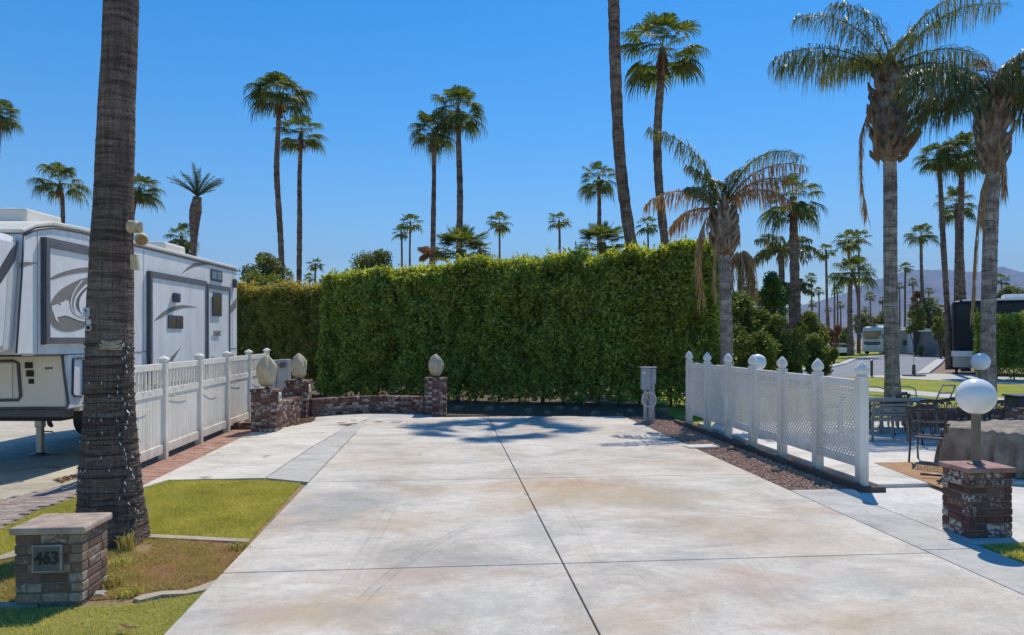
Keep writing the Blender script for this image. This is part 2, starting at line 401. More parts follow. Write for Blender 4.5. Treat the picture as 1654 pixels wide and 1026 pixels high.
date_m = leafmat('date_palm_leaf', [(.05,.085,.04),(.09,.13,.06),(.14,.18,.08)], .45, .2, .4, 1.5)
bush_m = leafmat('dark_shrub_leaf', [(.045,.07,.016),(.09,.135,.026),(.17,.21,.04),(.30,.32,.07)], .5, .36, .35, .6)
bushy_m = leafmat('yellow_green_shrub_leaf', [(.09,.12,.018),(.18,.21,.03),(.30,.31,.05)], .5, .3, .4, .8)
olive_m = leafmat('grey_green_leaf', [(.075,.10,.045),(.15,.18,.075),(.25,.27,.11)], .55, .38, .3, .8)
rust_m = leafmat('rusty_leaf', [(.10,.07,.02),(.25,.10,.05),(.32,.16,.09)], .6, .25, .3, .8)
grass_m = leafmat('lawn_blade', [(.27,.27,.09),(.42,.41,.14),(.58,.54,.21),(.72,.64,.36)], .8, .45, .15, 1.4, .45)
drygrass_m = leafmat('dry_bed_blade', [(.20,.23,.05),(.38,.34,.11),(.54,.43,.20),(.56,.38,.24)], .7, .35, .2, 2.5, .5)
redplant_m = leafmat('reddish_bed_blade', [(.40,.20,.14),(.56,.33,.23),(.66,.47,.32)], .8, .3, .2, 3)

def lawnmat(name, a, b_, c):
    m, nt, b = nodes(name)
    b.inputs['Roughness'].default_value = .95; b.inputs['Specular IOR Level'].default_value = .1
    n = noise(nt, .9, 6, .7, (.6,1.6,1)); n2 = noise(nt, 30, 5, .8)
    cc = ramp(nt, n, [(.36, a), (.52, b_), (.68, c)])
    cc = mix(nt, .8, cc, ramp(nt, n2, [(.35, (.5,.55,.4)), (.65, (1.3,1.25,1.2))]), 'MULTIPLY')
    nt.links.new(cc, b.inputs['Base Color']); bump(nt, b, n2, 1, .03)
    return m
lawn_far = lawnmat('far_lawn', (.20,.25,.04), (.32,.35,.065), (.42,.39,.11))
lawn_near = lawnmat('near_lawn', (.30,.29,.08), (.38,.37,.11), (.46,.40,.16))
bed_soil = lawnmat('bed_soil', (.28,.24,.11), (.42,.31,.19), (.50,.33,.24))

# ------------------------------------------------------------ setting
def sheet(name, polys, z, th, m, bevel=0, kind='structure'):
    b = MB()
    for p in polys: b.prism([(q[0],q[1]) for q in p], z-th, z)
    return tag(b.build(name, m, None, bevel=bevel), kind=kind)
# ground sheet to the horizon
g = MB(); R = 14000
g.add([(-R,-200,-.12),(R,-200,-.12),(R,R,-.12),(-R,R,-.12)], [(0,1,2,3)])
tag(g.build('ground', dirt_m), kind='structure')

def rect(x0,x1,y0,y1): return [(x0,y0),(x1,y0),(x1,y1),(x0,y1)]
gap = .0075
XL, XC, XR = -2.05, 1.10, 4.80
y1, y2, y3 = 6.76, 10.9, 15.6
dr = MB()
def slab(poly): dr.prism([(p[0],p[1]) for p in poly], -.1, 0)
for xa, xb in ((XL, XC), (XC, XR)):
    for ya, yb in ((-3.0, y1), (y1, y2)):
        dr.prism(rect(xa+gap, xb-gap, ya+gap, yb-gap), -.1, 0)
# far slabs end in a shallow curve below the hedge
def farY(x): return 19.45 - .012*(x-1.0)**2
for xa, xb in ((XL, XC), (XC, XR)):
    n = 8
    top = [(xa+gap+(xb-xa-2*gap)*i/n) for i in range(n+1)]
    if xa == XC: top = [x for x in top]
    slab([(xa+gap, y2+gap), (xb-gap, y2+gap)]+[(x, farY(x)) for x in reversed(top)])
tag(dr.build('driveway', driveway_m, None, bevel=.004), kind='structure')
jb = MB(); jb.box(XL-.004, 9.2, -3, 19.0, -.11, -.03)
tag(jb.build('joint_bed', pm('joint_filler', (.06,.055,.05), (.10,.09,.08), 6, .95, .3)), kind='structure')
sheet('apron', [[(XL+.3,16.5),(XL+.3,18.6),(-.35,18.6),(-.45,20.9),(-6,21.5),(-6,18),(-4.45,17.5),(-4.45,16.5)]], -.006, .05, grey_conc)
sheet('edge_soil', [[(-4.43,10.95),(-4.43,9.0),(-12,6),(-12,1),(XL-.005,1),(XL-.005,10.95)]], -.04, .05, bed_soil)
# greyer strip between driveway and pale strip, ending in a curve
c1 = [P(430,772), P(465,748), P(505,722), P(540,702), P(556,691), P(575,683), P(612,678), P(648,675)]
c1 = c1[:6]
strip = [(XL-gap, y2+gap)]+[(XL-gap, y) for y in (13,15,17)]+[(XL-gap, 19.2)]+[(p.x, min(p.y, 19.3)) for p in reversed(c1)]
sheet('curved_strip', [strip], 0, .1, grey_conc)
pale = [(p.x-.02, p.y) for p in c1]+[(XL-.03,18.9),(XL-.03,20.6),(-4.0,20.8),(-4.4,17.5),(-4.4,15),(-4.4,10.6),(-4.38,10.55),(P(272,775).x,P(272,775).y)]
sheet('side_pavement', [pale], 0, .1, pale_conc)

def pavers(name, x0, x1, y0, y1, z, m, w=.1, l=.2, inside=None):
    V = []; row = 0; y = y0
    b = MB()
    while y < y1:
        x = x0 - (row % 2)*l/2
        while x < x1:
            xa, xb = max(x, x0)+.003, min(x+l, x1)-.003
            if xb-xa > .02 and (inside is None or inside((xa+xb)/2, y+w/2)):
                dz = random.uniform(-.003,.002)
                b.box(xa, xb, y+.003, min(y+w,y1)-.003, z-.05, z+dz)
            x += l
        y += w; row += 1
    return tag(b.build(name, m), kind='structure')
pavers('brick_path', -4.98, -4.41, 10.3, 17.4, -.003, paver_m)
sheet('path_bed', [rect(-5.3,-4.41,10.0,19.5)], -.02, .05, mortar_m)

# trailer pad and its paver edge
pad = [(-30, 9.2), tuple(P(-120,835)[:2]), tuple(P(0,806)[:2]), tuple(P(135,776)[:2]), (-5.32, 12.0), (-5.32, 26), (-30, 26)]
sheet('trailer_pad', [pad], -.01, .1, tan_conc)
edge = [P(-320,935), P(-120,885), P(0,850), P(60,822), P(130,797), P(190,786), P(205,770), P(135,776), P(0,806), P(-120,835), P(-320,890)]
sheet('paver_edge', [edge], -.022, .06, mortar_m)
ep = [(p.x,p.y) for p in edge]
def inpoly(x, y, poly):
    c = False; j = len(poly)-1
    for i in range(len(poly)):
        xi, yi = poly[i]; xj, yj = poly[j]
        if (yi > y) != (yj > y) and x < (xj-xi)*(y-yi)/(yj-yi)+xi: c = not c
        j = i
    return c
pavers('paver_edge_bricks', -11, -4.9, 7.0, 12.0, -.006, greypaver_m, inside=lambda x,y: inpoly(x,y,ep))

L1 = [P(-320,960), P(-320,936), P(-120,886), P(0,852), P(60,824), P(130,799), P(190,788), P(226,784), P(272,775), P(430,774), P(486,779), P(404,868), P(235,860), P(130,871), P(30,884), P(0,895)]
BED = [P(401,874), P(235,866), P(130,878), P(0,902), P(-320,972), P(-320,1000), P(0,968), P(120,965), P(215,958), P(262,948), P(300,950), P(352,932)]
L2 = [P(-320,1012), P(0,978), P(100,976), P(205,972), P(262,962), P(300,957), P(338,950), P(283,1026), Vector((XL-.03,1.5,0)), Vector((-7,1.5,0)), Vector((-12,3.0,0))]
K1 = [P(404,868.5), P(235,860.5), P(130,871.5), P(30,884.5), P(0,895.5), P(-320,960.5), P(-320,971.5), P(0,901.5), P(130,877.5), P(235,865.5), P(401,873.5)]
K2 = [P(352,932.5), P(325,943), P(300,951), P(262,952), P(228,958.5), P(215,964), P(226,967), P(262,958), P(300,956.5), P(338,949.5)]
K3 = [P(60,972.5), P(0,969.5), P(-320,1000.5), P(-320,1009), P(0,975.5), P(60,976)]
sheet('lawn_soil', [L1, L2], -.03, .08, lawn_near)
sheet('planting_bed', [BED], -.035, .08, bed_soil)
sheet('mowing_kerb', [K1, K2, K3], -.012, .1, concrete('dirty_kerb', (.48,.40,.30), 1.0, (.26,.20,.13), (.22,.20,.16), w=7))

def xy(poly): return [(p[0],p[1]) for p in poly]
def scatter(poly, n):
    pl = xy(poly); xs = [p[0] for p in pl]; ys = [p[1] for p in pl]
    x0,x1,y0,y1_ = min(xs),max(xs),min(ys),max(ys)
    out = np.zeros((0,2))
    while len(out) < n:
        q = np.stack([rng.uniform(x0,x1,n*2), rng.uniform(y0,y1_,n*2)],1)
        c = np.zeros(len(q), bool); j = len(pl)-1
        for i in range(len(pl)):
            xi, yi = pl[i]; xj, yj = pl[j]
            with np.errstate(divide='ignore', invalid='ignore'):
                cond = ((yi > q[:,1]) != (yj > q[:,1])) & (q[:,0] < (xj-xi)*(q[:,1]-yi)/((yj-yi) or 1e-9)+xi)
            c ^= cond; j = i
        out = np.concatenate([out, q[c]])
    return out[:n]
def blades(name, poly, n, h, w, m, z=-.03, lean=.5, keep=None):
    q = scatter(poly, n)
    if keep is not None: q = q[keep(q)]
    n = len(q)
    nz = snoise(np.c_[q, np.zeros(n)], 5, 3)
    hh = h*rng.uniform(.5,1.25,n)*(1+.25*nz)
    a = rng.uniform(0,6.283,n); d = np.stack([np.cos(a),np.sin(a)],1)
    l = rng.normal(0,lean,(n,2))*hh[:,None]
    b0 = np.c_[q-d*w/2, np.full(n,z)]; b1 = np.c_[q+d*w/2, np.full(n,z)]; tp = np.c_[q+l, z+hh]
    V = np.stack([b0,b1,tp],1).reshape(-1,3)
    return tag(npmesh(name, V, 3, m), kind='stuff')
def near_cam(q): return q[:,1] > 3.2
tag(blades('lawn_grass', L1, 210000, .034, .006, grass_m, -.03), kind='stuff')
tag(blades('front_lawn_grass', L2, 190000, .028, .005, grass_m, -.03, keep=near_cam), kind='stuff')
def dry(q):
    k = snoise(np.c_[q, np.zeros(len(q))], 4.0, 8)+rng.normal(0,.35,len(q))
    return k > -.1
def red(q):
    P0 = np.array(P(318,900)[:2]); 
    k = snoise(np.c_[q, np.zeros(len(q))], 3.0, 5)+rng.normal(0,.3,len(q))
    return (k < .35) & (q[:,0] > P(215,900).x)
blades('bed_grass', BED, 56000, .042, .006, drygrass_m, -.035, .9, keep=dry)
blades('bed_red_cover', BED, 70000, .022, .007, redplant_m, -.035, 1.3, keep=red)

# soil under the hedge, gravel bed
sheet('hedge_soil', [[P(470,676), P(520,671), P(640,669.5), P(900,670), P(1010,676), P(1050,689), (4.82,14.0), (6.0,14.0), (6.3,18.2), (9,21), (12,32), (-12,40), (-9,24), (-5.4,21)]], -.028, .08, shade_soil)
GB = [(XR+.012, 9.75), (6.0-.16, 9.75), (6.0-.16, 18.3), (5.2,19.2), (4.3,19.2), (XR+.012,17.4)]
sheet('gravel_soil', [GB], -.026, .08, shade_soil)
gravel_m = brickmat('river_gravel', [(.38,.18,.13),(.52,.31,.22),(.60,.43,.33),(.40,.23,.18),(.72,.58,.47)], .1)
def pebbles(name, poly, n, s0, s1, m, z):
    q = scatter(poly, n)
    ico = np.array([(0,0,1),(.9,0,.1),(0,.9,.1),(-.9,0,.1),(0,-.9,.1)])
    sc = rng.uniform(s0,s1,(n,1,1))*rng.uniform(.6,1.2,(n,1,3)); sc[:,:,2] *= .75
    a = rng.uniform(0,6.283,n); ca, sa = np.cos(a), np.sin(a)
    V = ico[None]*sc*rng.uniform(.75,1.25,(n,5,1))
    x = V[:,:,0]*ca[:,None]-V[:,:,1]*sa[:,None]; y = V[:,:,0]*sa[:,None]+V[:,:,1]*ca[:,None]
    V = np.stack([x+q[:,0:1], y+q[:,1:2], V[:,:,2]+z+rng.uniform(0,.015,(n,1))],2)
    F_ = [(0,1,2),(0,2,3),(0,3,4),(0,4,1)]
    me = bpy.data.meshes.new(name)
    me.from_pydata(V.reshape(-1,3).tolist(), [], [(5*i+a_,5*i+b_,5*i+c_) for i in range(n) for a_,b_,c_ in F_])
    return tag(put(name, me, m), kind='stuff')
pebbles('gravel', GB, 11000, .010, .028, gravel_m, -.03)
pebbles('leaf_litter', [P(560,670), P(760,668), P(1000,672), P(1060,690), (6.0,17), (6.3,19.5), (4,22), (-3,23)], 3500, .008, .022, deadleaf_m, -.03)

# pavement strip right of the driveway and slabs beyond
XS = 5.47
sheet('pavement_strip', [rect(XR+gap, XS-gap, -3, 5.0-gap), rect(XR+gap, XS-gap, 5.0, y1+.1-gap), rect(XR+gap, XS-gap, y1+.1+gap, 9.72)], 0, .1, grey_conc, .004)
sheet('pillar_slab', [rect(XS+gap, 9.0, 7.02, 9.72), rect(9.016, 14, 7.02, 9.72)], 0, .1, white_conc, .004)
sheet('corner_soil', [rect(XS+gap, 14, 1, 7.0)], -.02, .08, lawn_near)
blades('corner_grass', rect(XS+.05, 9.0, 4.6, 6.98), 60000, .05, .008, grass_m, -.02)
sheet('patio', [rect(6.14, 9.0, 9.75, 12.5-gap), rect(9.016, 15, 9.75, 12.5-gap), rect(6.14, 9.0, 12.5+gap, 17.2), rect(9.016, 15, 12.5+gap, 17.2)], .05, .15, white_conc, .006)
sheet('patio_mat', [[P(1412,748,.05), P(1500,747,.05), P(1560,768,.05), P(1550,792,.05), P(1522,789,.05)]], .058, .008, pm('rust_tan_matting', (.42,.26,.13), (.34,.19,.10), 9, .95, .5))

# far lawn, walk, road
FL = [P(1000,640), P(1150,606), P(1245,601), P(1330,597), P(1400,609), P(1654,621.5), P(2300,655), (30,17.25), (6.2,17.25), (6.2,20)]
sheet('far_lawn', [FL], -.02, .08, lawn_far)
sheet('garden_walk', [[P(1150,612), P(1300,619), P(1457,629), P(1654,645), P(2300,692), P(2300,712), P(1654,654), P(1457,635.5), P(1300,623), P(1150,615)]], -.012, .08, kerb_m)
sheet('cross_drive', [[P(1380,607.5), P(1440,605), P(1500,603), P(1560,604), P(1654,609), P(2300,640), P(2300,654.5), P(1654,621), P(1400,608.5)]], -.012, .08, kerb_m)
ROAD = [P(1100,605), P(1240,600.5), P(1330,596), P(1368,588), P(1376,584), P(1383,580.5), P(1440,574), P(1524,573.2), P(1503,588), P(1480,605), P(1400,607), P(1330,612), P(1100,640)]
sheet('road', [ROAD], -.016, .08, asphalt)
sheet('road_kerb', [[P(1524,573.2), P(1533,573.2), P(1520,588), P(1500,604), P(1480,605), P(1503,588)],
                    [P(1230,600), P(1300,596), P(1345,590), P(1375,580), P(1385,578.5), P(1440,573), P(1524,572), P(1524,573.1), P(1440,574), P(1383,580.5), P(1376,584), P(1368,588), P(1330,597), P(1240,601.5)]], .06, .2, kerb_m)
sheet('far_green', [[P(1180,600), P(1290,595), P(1340,588), P(1370,580), P(1382,578), P(1436,572.5), P(1524,571.6), P(1560,569), P(1300,569), P(1160,575)]], -.02, .08, lawn_far)
sheet('verge', [[P(1536,573), P(1620,573), P(1640,590), P(1700,603), P(1560,602), P(1503,603), P(1523,588)]], -.03, .08, pm('mulch_soil', (.30,.20,.14), (.20,.13,.09), 1.5, .95, .6))

# ------------------------------------------------------------ mountains
def ridge(name, pts, D, depth, seed, m, rough=60):
    xs = np.array([p[0] for p in pts], float); ys = np.array([p[1] for p in pts], float)
    nx, ny = 240, 60
    U = np.linspace(xs[0], xs[-1], nx); crest = np.interp(U, xs, ys)
    zc = (YH-crest)/F*D
    V = []
    for j in range(ny):
        t = j/(ny-1)            # 0 foot in front .. crest at .6 .. 1 foot behind
        Dj = D-depth*.6+depth*t
        prof = (t/.6)**1.25 if t <= .6 else (1-t)/.4
        lat = (U-CX)/F*D*(1+.0*t)
        p3 = np.stack([lat/900, np.full(nx, Dj/900), np.zeros(nx)],1)
        ns = np.abs(snoise(p3,2.0,seed))*.9+np.abs(snoise(p3,5.0,seed+1))*.45+.2*np.abs(snoise(p3,13,seed+2))
        z = np.maximum(zc, 4)*prof*(1.0-(.42*ns*(1-.86*prof if t <= .6 else .5)))+rough*.12*snoise(p3,26,seed+3)*prof
        for i in range(nx):
            w = CW(lat[i], Dj, float(z[i])-2); V.append(tuple(w))
    Fs = [(j*nx+i, j*nx+i+1, (j+1)*nx+i+1, (j+1)*nx+i) for j in range(ny-1) for i in range(nx-1)]
    me = bpy.data.meshes.new(name); me.from_pydata(V, [], Fs)
    return tag(put(name, me, m, smooth=False), kind='structure')
mtn = pm('bare_mountain_rock', (.24,.18,.14), (.16,.12,.095), .004, .95, 1, 12, detail=9)
ridge('mountain_range', [(-900,470),(-300,455),(300,470),(800,480),(1150,500),(1250,500),(1330,480),(1380,462),(1420,445),(1450,436),(1480,431),(1500,434),(1526,431),(1560,436),(1590,431),(1612,425),(1632,430),(1654,434),(1720,425),(1900,420),(2200,440),(2500,460)], 9000, 3800, 21, mtn)
ridge('mountain_foothills', [(1000,540),(1200,530),(1290,520),(1340,503),(1380,490),(1410,474),(1440,466),(1465,468),(1490,453),(1515,455),(1545,470),(1580,462),(1620,458),(1654,452),(1750,450),(1950,470),(2300,480)], 7000, 2400, 35, mtn, 40)
# ------------------------------------------------------------ palms
def fan_leaf(out, org, az, el, pet, R, nseg=20, droop=.5, rs=None, kind=0):
    """one costapalmate leaf: narrow segments radiating from the petiole tip, their ends hanging"""
    rs = rs or random
    d = np.array([math.cos(az)*math.cos(el), math.sin(az)*math.cos(el), math.sin(el)])
    side = np.array([-math.sin(az), math.cos(az), 0.]); up = np.cross(d, side)*-1; up = np.cross(side, d)*-1
    up = np.cross(d, side); up = up if up[2] > 0 else -up
    # petiole sags a little
    hub = org + d*pet - np.array([0,0,.10*pet*abs(math.cos(el))])
    w = .022
    out.append((org-side*w, org+side*w, hub+side*w*.6, hub-side*w*.6))
    d2 = d*1.0 - np.array([0,0,.25+.25*droop*math.cos(el)]); d2 /= np.linalg.norm(d2)
    up2 = np.cross(side, d2); up2 = up2 if up2[2] > 0 else -up2
    span = math.radians(118)
    for i in range(nseg):
        a = -span+2*span*(i+.5)/nseg+rs.uniform(-.03,.03)
        L = R*(1-.28*abs(a/span)**2)*rs.uniform(.9,1.08)
        rd = d2*math.cos(a)+side*math.sin(a)
        rd = rd+up2*(.16*math.cos(a)); rd /= np.linalg.norm(rd)
        sd = np.cross(rd, up2); sd /= np.linalg.norm(sd)
        w0 = 2*span/nseg*L*.5*.56
        m = hub+rd*L*.55-np.array([0,0,.04*L])
        tw = sd*w0+up2*rs.uniform(-.3,.3)*w0
        g = droop*rs.uniform(.6,1.3)
        t1 = m+rd*L*.27-np.array([0,0,L*.16*g*1.6]); t2 = t1+rd*L*.10-np.array([0,0,L*.30*g*1.5])
        out.append((hub-tw*.12, hub+tw*.12, m+tw, m-tw))
        out.append((m-tw, m+tw, t1+tw*.65, t1-tw*.65))
        out.append((t1-tw*.65, t1+tw*.65, t2+tw*.12, t2-tw*.12))
def fan_crown(name, seed, n=30, pet=.95, R=.95, nseg=20, lo=-35, hi=80, droop=.55, m=None, squash=1):
    rs = random.Random(seed); out = []
    for i in range(n):
        t = (i+.5)/n
        el = math.radians(hi-(hi-lo)*t**.8+rs.uniform(-9,9)); az = i*2.39996+rs.uniform(-.35,.35)
        s = rs.uniform(.82,1.12)*(.75+.25*min(1,(t*3)))
        fan_leaf(out, np.array([0,0,-.25*t+.05]), az, el, pet*s, R*s, nseg, droop*(.6+.7*t), rs)
    V = np.array(out).reshape(-1,3)
    return npmesh(name, V, 4, m or fan_m)
SPARSE = fan_crown('crown', 77, 12, 1.3, .95, 18, -22, 14, .5)
def hide_proto(o):
    me = o.data; bpy.data.objects.remove(o); return me
CR = [hide_proto(fan_crown('crown', 100+i, (26,28,25,31,24,29)[i], pet=(1.15,1.0,1.2,1.05,1.1,.95)[i], R=.88, nseg=24, droop=.75+.15*(i%3), lo=(-38,-22,-12,-34,-48,-16)[i])) for i in range(6)]
CRL = [hide_proto(fan_crown('crown', 200+i, random.Random(i).choice([15,18,21]), nseg=11, droop=.6, lo=(-35,-15,-25,-40)[i])) for i in range(4)]
SPARSE = hide_proto(SPARSE)
UPS = hide_proto(fan_crown('crown', 88, 30, .95, .95, 26, -8, 84, .25))
def skirt_mesh(seed):
    rs = random.Random(seed); out = []
    for i in range(26):
        az = rs.uniform(0,6.28); z0 = rs.uniform(-.9,-.05); L = rs.uniform(.45,.95)
        o = np.array([math.cos(az)*.12, math.sin(az)*.12, z0]); e = o+np.array([math.cos(az)*.22, math.sin(az)*.22, -L])
        s = np.array([-math.sin(az), math.cos(az),0])*.07
        out.append((o-s*.3,o+s*.3,e+s,e-s))
    return np.array(out).reshape(-1,3)
SK = [hide_proto(npmesh('dead_skirt', skirt_mesh(i), 4, deadleaf_m)) for i in range(3)]

def trunk(name, pts, rad, m, parent, seg=14, off=None, nring=None, jit=.04, bul=0, taper_top=True):
    """smooth path through pts; rad list"""
    n = nring or max(14, int(len(pts)*6))
    P_ = [Vector(p) for p in pts]; out = []; rr = []
    k = len(P_)
    for i in range(n):
        t = i/(n-1)*(k-1); a = min(int(t), k-2); f = t-a
        p0 = P_[max(a-1,0)]; p1 = P_[a]; p2 = P_[a+1]; p3 = P_[min(a+2,k-1)]
        out.append(.5*((2*p1)+(p2-p0)*f+(2*p0-5*p1+4*p2-p3)*f*f+(3*p1-p0-3*p2+p3)*f**3))
        rr.append((rad[a]*(1-f)+rad[a+1]*f)*(1+random.uniform(-jit,jit)))
    b = MB(off); b.tube(out, rr, seg)
    return b.build(name, m, parent, smooth=True)

def fan_palm(label, pts, D, r_px, w_px=9, base_px=None, hi=True, crown=True, seed=0, group='tall slender fan palms on the skyline', cs=None, tilt=0, m=None, cat='palm tree', name='fan_palm'):
    """pts: photo pixels from the crown down to the lowest visible bit of trunk; D distance"""
    last = pts[-1]
    q = [AT(p[0], p[1], D) for p in pts]
    gx = base_px if base_px is not None else last[0]+(last[0]-pts[-2][0])*.25
    if q[-1].z > .6: q.append(G(gx, D, -.1))
    q = q[::-1]
    root = thing(name, label, cat, q[0], 0, group)
    wr = w_px/2*D/F*.84
    rad = [wr*1.5]+[wr*1.1]*(len(q)-3)+[wr*.92, wr*.82] if len(q) > 2 else [wr*1.3, wr*.85]
    q2 = [p-q[0] for p in q]
    trunk('trunk', q2, rad, m or bark_far, root, seg=14 if hi else 8, nring=90 if hi else 12, jit=.075 if hi else .03)
    if crown:
        s = r_px*D/F/1.75
        me = SPARSE if seed == 99 else UPS if seed == 98 else (CR if hi else CRL)[seed % (6 if hi else 4)]
        c = link(bpy.data.objects.new('crown', me)); c.parent = root
        c.location = q2[-1]; c.scale = (s, s, s*(cs or .95)); c.rotation_euler = (tilt, tilt*.5, seed*1.3+.01*len(label)*7)
        if hi:
            k = link(bpy.data.objects.new('dead_skirt', SK[seed%3])); k.parent = root
            k.location = q2[-1]; k.scale = (s*.9, s*.9, s*.8); k.rotation_euler = (0,0,seed)
    return root

fp = fan_palm
fp('fan palm cut by the left edge of the picture, only its fronds in view', [(0,185),(-6,330)], 48, 34, 8, seed=1)
fp('small fan palm rising behind the trailer roof, left of the big bare trunk', [(97,296),(101,330),(102,440)], 60, 40, 8, seed=2)
fp('fan palm half hidden behind the big bare trunk, its fronds showing on the right', [(226,305),(214,350),(212,450)], 58, 36, 8, seed=3)
fp('low fan palm beside the date palm above the trailer roof', [(293,382),(296,410),(297,450)], 56, 30, 7, seed=4, cs=1.0)
fp('tall fan palm with curved trunk, left one of the pair above the left hedge', [(452,152),(449,215),(447,280),(453,380),(456,470)], 38, 58, 10, seed=5, cs=.8)
fp('shorter fan palm with straight trunk, right one of the pair above the left hedge', [(487,214),(484,280),(484,360),(483,470)], 42, 43, 9, seed=0, cs=.8)
fp('tiny distant fan palm just right of the tall pair', [(510,426),(509,450),(509,480)], 105, 16, 4, hi=False, seed=0)
fp('tiniest distant fan palm, lowest crown beside the left hedge end', [(500,448),(500,470),(500,500)], 120, 13, 3, hi=False, seed=1)
fp('tall fan palm, shorter left one of the close pair above the hedge', [(700,212),(701,280),(700,350),(699,450)], 42, 40, 9, seed=1, cs=1.1)
fp('tall fan palm, taller right one of the close pair above the hedge', [(740,176),(741,240),(743,320),(741,450)], 41, 48, 11, seed=3, cs=1.1)
fp('small distant fan palm, right one of two leaning together left of the close pair', [(663,360),(662,400),(662,460)], 92, 24, 4, hi=False, seed=2)
fp('small distant fan palm, left one of two leaning together left of the close pair', [(648,374),(649,400),(649,460)], 96, 17, 4, hi=False, seed=3)
fp('lone distant fan palm right of the squat green palm above the hedge', [(807,358),(807,390),(807,470)], 84, 25, 4, hi=False, seed=0)
fp('squat green fan palm with thick short trunk just above the middle of the hedge', [(745,404),(745,470)], 30, 54, 24, seed=98, cs=1.0, group='low fan palms behind the hedge')
fp('small drooping palm tucked right of the squat green palm', [(776,402),(775,440)], 60, 20, 6, hi=False, seed=1, group='low fan palms behind the hedge')
fp('lone distant fan palm above the right middle of the hedge', [(903,356),(904,390),(904,470)], 84, 22, 5, hi=False, seed=2)
fp('mid height fan palm with thin crown left of the bare leaning trunk', [(967,286),(968,330),(968,380),(968,450)], 52, 36, 8, seed=4)
fp('bushy low fan palm peeking over the hedge left of the bare leaning trunk', [(972,392),(972,430)], 36, 48, 20, seed=98, cs=.95, group='low fan palms behind the hedge')
fp('distant fan palm between the bare leaning trunk and the tall curved palm', [(1046,362),(1047,400),(1047,470)], 84, 23, 4, hi=False, seed=3)
fp('tallest fan palm with curved trunk and large crown at upper middle right', [(1070,78),(1069,110),(1063,190),(1062,250),(1066,320),(1075,400),(1080,450)], 33, 76, 15, seed=0, cs=.85)
# the bare leaning trunk whose crown is above the frame (it casts the frond shadow on the driveway)
fp('tall bare leaning palm trunk behind the hedge, its crown out of view above', [(985,-110),(987,-50),(991,0),(993,80),(996,160),(1000,240),(1007,310),(1017,380),(1026,440)], 28, 84, 20, seed=99, cs=.8, group=None, m=bark_far)
fp('fan palm with thick shaggy trunk standing before the dark shrubs', [(1281,318),(1282,380),(1284,460),(1286,520),(1287,585)], 38, 56, 17, seed=4, cs=.9, group='fan palms along the street')
fp('tall fan palm with thick trunk beside the far motorhome, larger of two crowns', [(1377,440),(1373,470),(1373,530),(1374,574)], 78, 38, 9, seed=1, cs=1.0, group='fan palms along the street')
fp('fan palm behind the far motorhome, upper crown with slim trunk', [(1371,388),(1372,420),(1386,480),(1387,571)], 94, 27, 5, hi=False, seed=0, group='fan palms along the street')
fp('fan palm with pale crown overlapping its taller neighbour behind the motorhome', [(1386,384),(1388,440),(1388,560)], 98, 22, 4, hi=False, seed=2, group='fan palms along the street')
fp('slim street palm left of the motorhome palms, higher crown', [(1334,404),(1335,450),(1337,560)], 98, 19, 5, hi=False, seed=3, group='fan palms along the street')
fp('slim lone palm with curved trunk right of the pale queen palm trunk', [(1488,380),(1488,420),(1490,480),(1496,571)], 88, 24, 6, hi=True, seed=2, group='fan palms along the street')
fp('slim palm close right of the pale queen palm trunk', [(1463,432),(1462,460),(1462,560)], 105, 15, 4, hi=False, seed=1, group='fan palms along the street')
fp('tall slim palm with small crown leaning right, left of the trunk cluster', [(1516,252),(1519,300),(1524,400),(1530,500),(1533,597)], 44, 36, 9, seed=3, cs=.9, group='fan palms along the street')
fp('tall palm with shaggy fronds, thicker trunk right of the slim leaning palm', [(1552,250),(1553,300),(1551,400),(1556,500),(1560,600)], 43, 42, 11, seed=5, cs=1.3, group='fan palms along the street')
fp('palm crown behind the shaggy palm, trunk hidden between the cluster', [(1545,330),(1546,380),(1545,470),(1546,595)], 50, 32, 8, seed=0, cs=1.2, group='fan palms along the street')
dist = [(1310,448,12,110),(1322,470,12,120),(1352,470,11,125),(1357,492,9,140),(1405,478,11,118),(1347,445,10,120),(1452,462,10,130),(1425,484,9,140),(1474,455,10,120),(1506,488,13,100),(1520,500,12,95),(1440,492,10,110),(1312,490,9,140),(1338,500,8,150),(1617,452,16,100),(1632,470,14,95),(1478,492,12,100),(1500,470,10,125),(1398,500,8,150)]
words = ['left of the street palms, high crown','low over the shrubs left of the street','behind the street palms, small crown','lowest beside the blue hills','over the motorhome roof','just left of the twin crowns','behind the pale queen trunk, left','low over the olive mound','right of the pale trunk, thin','over the beige house, left','over the beige house, right','low right of the pale trunk','tiny at the left of the hills','tiny among the low crowns','above the black coach, left','above the black coach, right edge','over the house, bushy','between slim palms by the hills','tiny dot right of the motorhome']
for i,(x,y,r,D) in enumerate(dist):
    fp('far off small palm '+words[i], [(x,y),(x+1,y+20),(x+1,560)], D, r, 3, hi=False, seed=i, group='far off palms before the hills')

